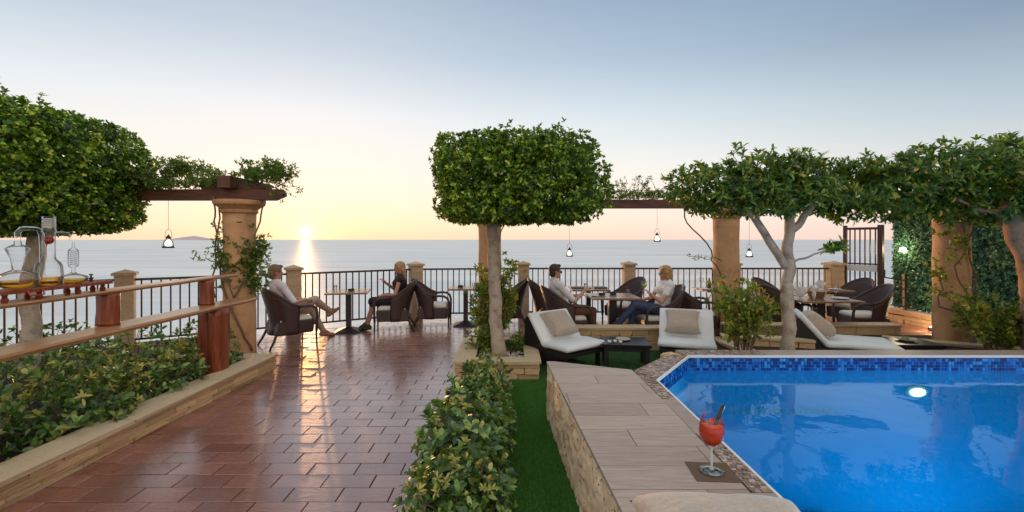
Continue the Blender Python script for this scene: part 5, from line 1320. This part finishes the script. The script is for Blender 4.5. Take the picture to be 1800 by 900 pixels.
def person(label, x, y, a, J, look, wear, female=False, hair='hair_dark', hairstyle='short', glasses=False, lean=None):
    """J: joints in chair space (faces +X); limbs taper, one continuous body"""
    t = thing('person', label, 'person', (x, y, 0), math.radians(a))
    V = {k: Vector(v) for k, v in J.items()}
    g = .92 if female else 1.0
    hd = V['head']; Rh = Matrix.Rotation(look[0], 3, 'Z') @ Matrix.Rotation(look[1], 3, 'Y')
    up = (V['neck']-V['pelvis']).normalized(); sidev = Vector((0, 1, 0)); Rt = Matrix((up.cross(sidev)*-1, sidev, up)).transposed()
    Rt = Matrix(((up.z, 0, up.x), (0, 1, 0), (-up.x, 0, up.z)))
    def torso(b, e=0.0):
        c = V['pelvis']; ell(b, c + Vector((0, 0, .01)), (.115*g+e, .165+e, .12+e), Rt)
        ell(b, c + up*.16, (.105*g+e, .145*g+e, .15+e), Rt); ell(b, c + up*.32, (.118*g+e, .175*g+e, .17+e), Rt)
        if female: ell(b, c + up*.31 + Rt @ Vector((.065, 0, 0)), (.07+e, .13+e, .07+e), Rt)
        sh = c + up*.44; caps(b, V['shL'] , V['shR'], .062*g+e, .062*g+e); ell(b, sh, (.075*g+e, .14*g+e, .06+e), Rt)
    def arm(b, s, e=0.0, upper=1.0, lower=True):
        p, q, r = V['sh'+s], V['el'+s], V['wr'+s]
        caps(b, p, p.lerp(q, upper), .052*g+e, (.052-.014*upper)*g+e)
        if lower: caps(b, q, r, .039*g+e, .027*g+e)
    def hand(b, s, curl=.8):
        w_, e_ = V['wr'+s], V['el'+s]; f = (w_-e_).normalized(); hd_ = V.get('hd'+s, f); hd_ = Vector(hd_).normalized()
        sd_ = hd_.cross(Vector((0, 0, 1))); sd_ = sd_.normalized() if sd_.length > .1 else Vector((0, 1, 0)); pn = sd_.cross(hd_)
        pc = w_ + hd_*.05; caps(b, w_, pc + sd_*.018, .024, .020, 8); caps(b, w_, pc - sd_*.018, .024, .020, 8)
        for k_, (o_, l_) in enumerate(((-.030, .062), (-.010, .074), (.010, .070), (.030, .055))):
            p0 = w_ + hd_*.085 + sd_*o_; p1 = p0 + (hd_*math.cos(curl*.6) - pn*math.sin(curl*.6))*l_*.5; p2 = p1 + (hd_*math.cos(curl*1.8) - pn*math.sin(curl*1.8))*l_*.5
            caps(b, w_ + hd_*.06 + sd_*o_*.8, p0, .012, .010, 7); caps(b, p0, p1, .0105, .0095, 7); caps(b, p1, p2, .0095, .008, 7)
        th = w_ + hd_*.02 - sd_*.03*(1 if s == 'L' else -1); t1 = th + (hd_*.6 - sd_*.7*(1 if s == 'L' else -1) - pn*.4).normalized()*.04; caps(b, w_+hd_*.015, t1, .014, .011, 7); caps(b, t1, t1 + (hd_*.9-pn*.5).normalized()*.028, .011, .009, 7)
    def leg(b, s, e=0.0, to=1.0, thigh=True):
        h, k_, an = V['hip'+s], V['kn'+s], V['an'+s]
        if thigh: caps(b, h, k_, .088*g+e, .060*g+e)
        if to > 0:
            mid = k_.lerp(an, min(to, .35)); back = Vector((-.012, 0, 0))
            caps(b, k_, mid + back, .058*g+e, .055*g+e)
            if to > .35: caps(b, mid + back, k_.lerp(an, to), .055*g+e, (.055-.019*(to-.35)/.65)*g+e)
    def foot(b, s, e=0.0):
        an = V['an'+s]; d = Vector(J['toe'+s])-an; d.normalize(); dn = Vector((0, 0, -1)) if abs(d.z) < .5 else (V['an'+s]-V['kn'+s]).normalized()
        heel = an + dn*.045 - d*.035; ball = an + dn*.062 + d*.12; toe = an + dn*.066 + d*.18
        caps(b, an, heel, .034+e, .032+e, 9); caps(b, heel, ball, .034+e, .030+e, 9); caps(b, an+d*.02, ball, .034+e, .028+e, 9); caps(b, ball, toe, .032+e, .022+e, 9)
    def head(b, e=0.0):
        q = lambda x_, y_, z_: hd + Rh @ Vector((x_, y_, z_))
        ell(b, q(-.012, 0, .03), (.092+e, .074+e, .098+e), Rh); ell(b, q(.018, 0, -.035), (.062+e, .056+e, .072+e), Rh)
        caps(b, q(.055, 0, -.088), q(.045, 0, -.08), .020, .03, 8)                       # chin
        caps(b, q(.082, 0, .018), q(.102, 0, -.020), .009, .013, 8)                      # nose
        caps(b, q(.074, -.03, .030), q(.074, .03, .030), .012, .012, 8)                  # brow
        caps(b, q(.076, -.016, -.050), q(.076, .016, -.050), .009, .009, 7); caps(b, q(.073, -.013, -.062), q(.073, .013, -.062), .009, .009, 7)   # lips
        for s_ in (-1, 1): ell(b, q(-.005, s_*.076, .0), (.020, .009, .032), Rh, 10, 8); ell(b, q(.050, s_*.038, -.018), (.025, .02, .022), Rh, 8, 6)
    def body(b):
        torso(b); [arm(b, s) for s in 'LR']; [hand(b, s) for s in 'LR']; [leg(b, s) for s in 'LR']; [foot(b, s) for s in 'LR']
        caps(b, V['neck'] - up*.05, hd + Rh @ Vector((-.015, 0, -.06)), .056*g, .050*g); head(b)
    remesh_blob('body', body, 'skin', t, .0085, 3)
    q = lambda x_, y_, z_: hd + Rh @ Vector((x_, y_, z_))
    for s_ in (-1, 1):
        b = MB(); ell(b, q(.083, s_*.030, .008), (.008, .013, .008), Rh, 10, 8); b.obj('eye', 'eye', t, smooth=True)
    if glasses:
        b = MB(); [ell(b, q(.093, s_*.031, .006), (.006, .026, .019), Rh, 12, 8) for s_ in (-1, 1)]
        b.tube([q(.09, -.055, .012), q(.05, -.078, .014), q(-.01, -.082, .012)], .004, 5); b.tube([q(.09, .055, .012), q(.05, .078, .014), q(-.01, .082, .012)], .004, 5); b.tube([q(.095, -.01, .012), q(.095, .01, .012)], .004, 5)
        b.obj('sunglasses', 'eye', t, smooth=True)
    def hairf(b):
        if hairstyle == 'short':
            ell(b, q(-.020, 0, .050), (.098, .083, .090), Rh); ell(b, q(-.052, 0, .0), (.062, .078, .085), Rh); ell(b, q(.045, 0, .108), (.045, .06, .026), Rh)
        if hairstyle == 'fuller':
            ell(b, q(-.020, 0, .052), (.104, .090, .093), Rh); ell(b, q(-.058, 0, -.005), (.066, .085, .095), Rh); ell(b, q(.055, .0, .108), (.045, .065, .028), Rh)
        if hairstyle == 'bob':
            ell(b, q(-.022, 0, .048), (.108, .096, .098), Rh); ell(b, q(-.065, 0, -.03), (.070, .098, .115), Rh)
            for s_ in (-1, 1): caps(b, q(.0, s_*.080, .02), q(.0, s_*.082, -.085), .034, .030)
            caps(b, q(.05, -.04, .095), q(.05, .05, .09), .03, .03)
        if hairstyle == 'long':
            ell(b, q(-.022, 0, .048), (.106, .092, .098), Rh); ell(b, q(-.065, 0, -.03), (.066, .088, .11), Rh)
            for k_ in range(9):
                yy = -.075+.15*k_/8; caps(b, q(-.075, yy, -.03), q(-.085+.02*math.sin(k_*2), yy*.9, -.20), .036, .024); caps(b, q(-.085, yy*.9, -.17), q(-.065+.025*math.cos(k_*3), yy*.75, -.27), .026, .014)
            caps(b, q(.05, -.05, .09), q(.05, .05, .09), .028, .028)
            for s_ in (-1, 1): caps(b, q(-.01, s_*.078, .02), q(-.02, s_*.078, -.15), .026, .018)
    remesh_blob('hair', hairf, hair, t, .008, 3)
    if wear.get('top'):
        def topf(b):
            torso(b, .016); [arm(b, s, .015, wear.get('sleeve', .7), False) for s in 'LR'] if wear.get('sleeve', .7) > 0 else None
            ell(b, V['pelvis'] + up*.08, (.135*g, .175*g, .12), Rt)
            if wear.get('collar'): caps(b, V['neck'] - up*.035, V['neck'] + up*.005, .072, .066)
        remesh_blob('dress' if wear['top'] == 'dress' else 'shirt', topf, wear['top'], t, .011, 4)
    if wear.get('bottom'):
        def bot(b):
            ell(b, V['pelvis'] - Vector((0, 0, .015)), (.135*g, .182, .105), Rt); [leg(b, s, .014, wear.get('len', .92)) for s in 'LR']
            if wear.get('skirt'): caps(b, (V['hipL']+V['hipR'])/2, (V['knL']+V['knR'])/2, .125, .095)
            if wear.get('hem'): [caps(b, V['kn'+s].lerp(V['an'+s], .6), V['kn'+s].lerp(V['an'+s], .96), .060, .066) for s in 'LR']
        remesh_blob('skirt' if wear.get('skirt') else 'trousers', bot, wear['bottom'], t, .011, 4)
    for s in 'LR': remesh_blob('shoe', lambda b: foot(b, s, .008), wear['shoes'], t, .008, 3)
    return t
# man with crossed legs, seen from behind-right
person('man in a pale shirt and beige trousers with crossed legs watching the sunset', -3.64, 7.42, 47,
  dict(pelvis=(-.05, 0, .56), neck=(-.20, 0, 1.03), head=(-.20, -.01, 1.165), shL=(-.17, .175, .965), shR=(-.17, -.175, .965), elL=(.02, .27, .72), wrL=(.22, .15, .70), elR=(-.02, -.28, .70), wrR=(.20, -.17, .72), hdL=(1, -.3, 0), hdR=(1, .2, -.1),
       hipL=(-.02, .09, .55), hipR=(-.02, -.09, .56), knL=(.42, .10, .50), anL=(.62, .10, .10), knR=(.42, -.02, .68), anR=(.74, .10, .44), toeL=(.9, .10, .08), toeR=(1.02, .14, .60)),
  (-.15, .05), dict(top='shirt', sleeve=.9, collar=True, bottom='khaki', len=.95, shoes='shoe_tan'), hair='hair_grey', hairstyle='fuller')
person('blond woman in a sleeveless black dress and dark sandals, facing left by the railing', -2.20, 8.62, 187,
  dict(pelvis=(-.06, 0, .56), neck=(-.09, 0, 1.01), head=(-.06, .0, 1.145), shL=(-.09, .150, .955), shR=(-.09, -.150, .955), elL=(-.02, .22, .68), wrL=(.22, .12, .66), elR=(.05, -.21, .74), wrR=(.20, -.06, .88), hdL=(1, -.2, -.1), hdR=(.6, .3, .8),
       hipL=(-.02, .085, .54), hipR=(-.02, -.085, .54), knL=(.42, .06, .53), anL=(.50, .08, .10), knR=(.42, -.08, .53), anR=(.56, -.06, .10), toeL=(.8, .08, .05), toeR=(.85, -.04, .05)),
  (.10, .08), dict(top='dress', sleeve=0, bottom='dress', len=.12, skirt=True, shoes='black'), True, 'hair_blond', 'long')
person('man in a white shirt and sunglasses holding a glass, left at the couple\'s table', .88, 7.50, 14,
  dict(pelvis=(-.06, 0, .56), neck=(-.20, 0, 1.03), head=(-.17, .0, 1.165), shL=(-.17, .175, .965), shR=(-.17, -.175, .965), elL=(.05, .25, .72), wrL=(.27, .10, .76), elR=(.06, -.25, .71), wrR=(.30, -.10, .86), hdL=(1, -.3, .1), hdR=(.8, .3, .5),
       hipL=(-.02, .09, .55), hipR=(-.02, -.09, .55), knL=(.44, .12, .52), anL=(.48, .12, .10), knR=(.44, -.10, .52), anR=(.46, -.10, .10), toeL=(.8, .12, .05), toeR=(.8, -.12, .05)),
  (-.05, .0), dict(top='tee', sleeve=.85, collar=True, bottom='brownpant', len=.95, shoes='shoe'), hair='hair_dark', hairstyle='short', glasses=True)
person('woman in a white tee and blue jeans with short blond hair, raising a green drink', 2.42, 7.50, 187,
  dict(pelvis=(-.05, 0, .56), neck=(-.14, 0, 1.00), head=(-.10, .0, 1.135), shL=(-.13, .155, .95), shR=(-.13, -.155, .95), elL=(.06, .23, .70), wrL=(.20, .13, .82), elR=(.05, -.22, .71), wrR=(.22, -.12, .70), hdL=(.7, -.2, .7), hdR=(1, .2, 0),
       hipL=(-.02, .085, .55), hipR=(-.02, -.085, .55), knL=(.44, .07, .65), anL=(.68, -.02, .34), knR=(.42, -.08, .52), anR=(.50, -.06, .10), toeL=(.95, -.04, .34), toeR=(.8, -.05, .05)),
  (.08, .0), dict(top='tee', sleeve=.5, bottom='jeans', len=.95, hem=True, shoes='shoe'), True, 'hair_blond', 'bob')
tumbler(.88+.33*math.cos(.24)+.02, 7.50+.03, .875, 'small glass held by the man in sunglasses', None)
wine_glass(2.42-.285, 7.50-.15, .80, 'glass of green drink held by the woman in the white tee', 1.15, 'lime', 'drink glass')
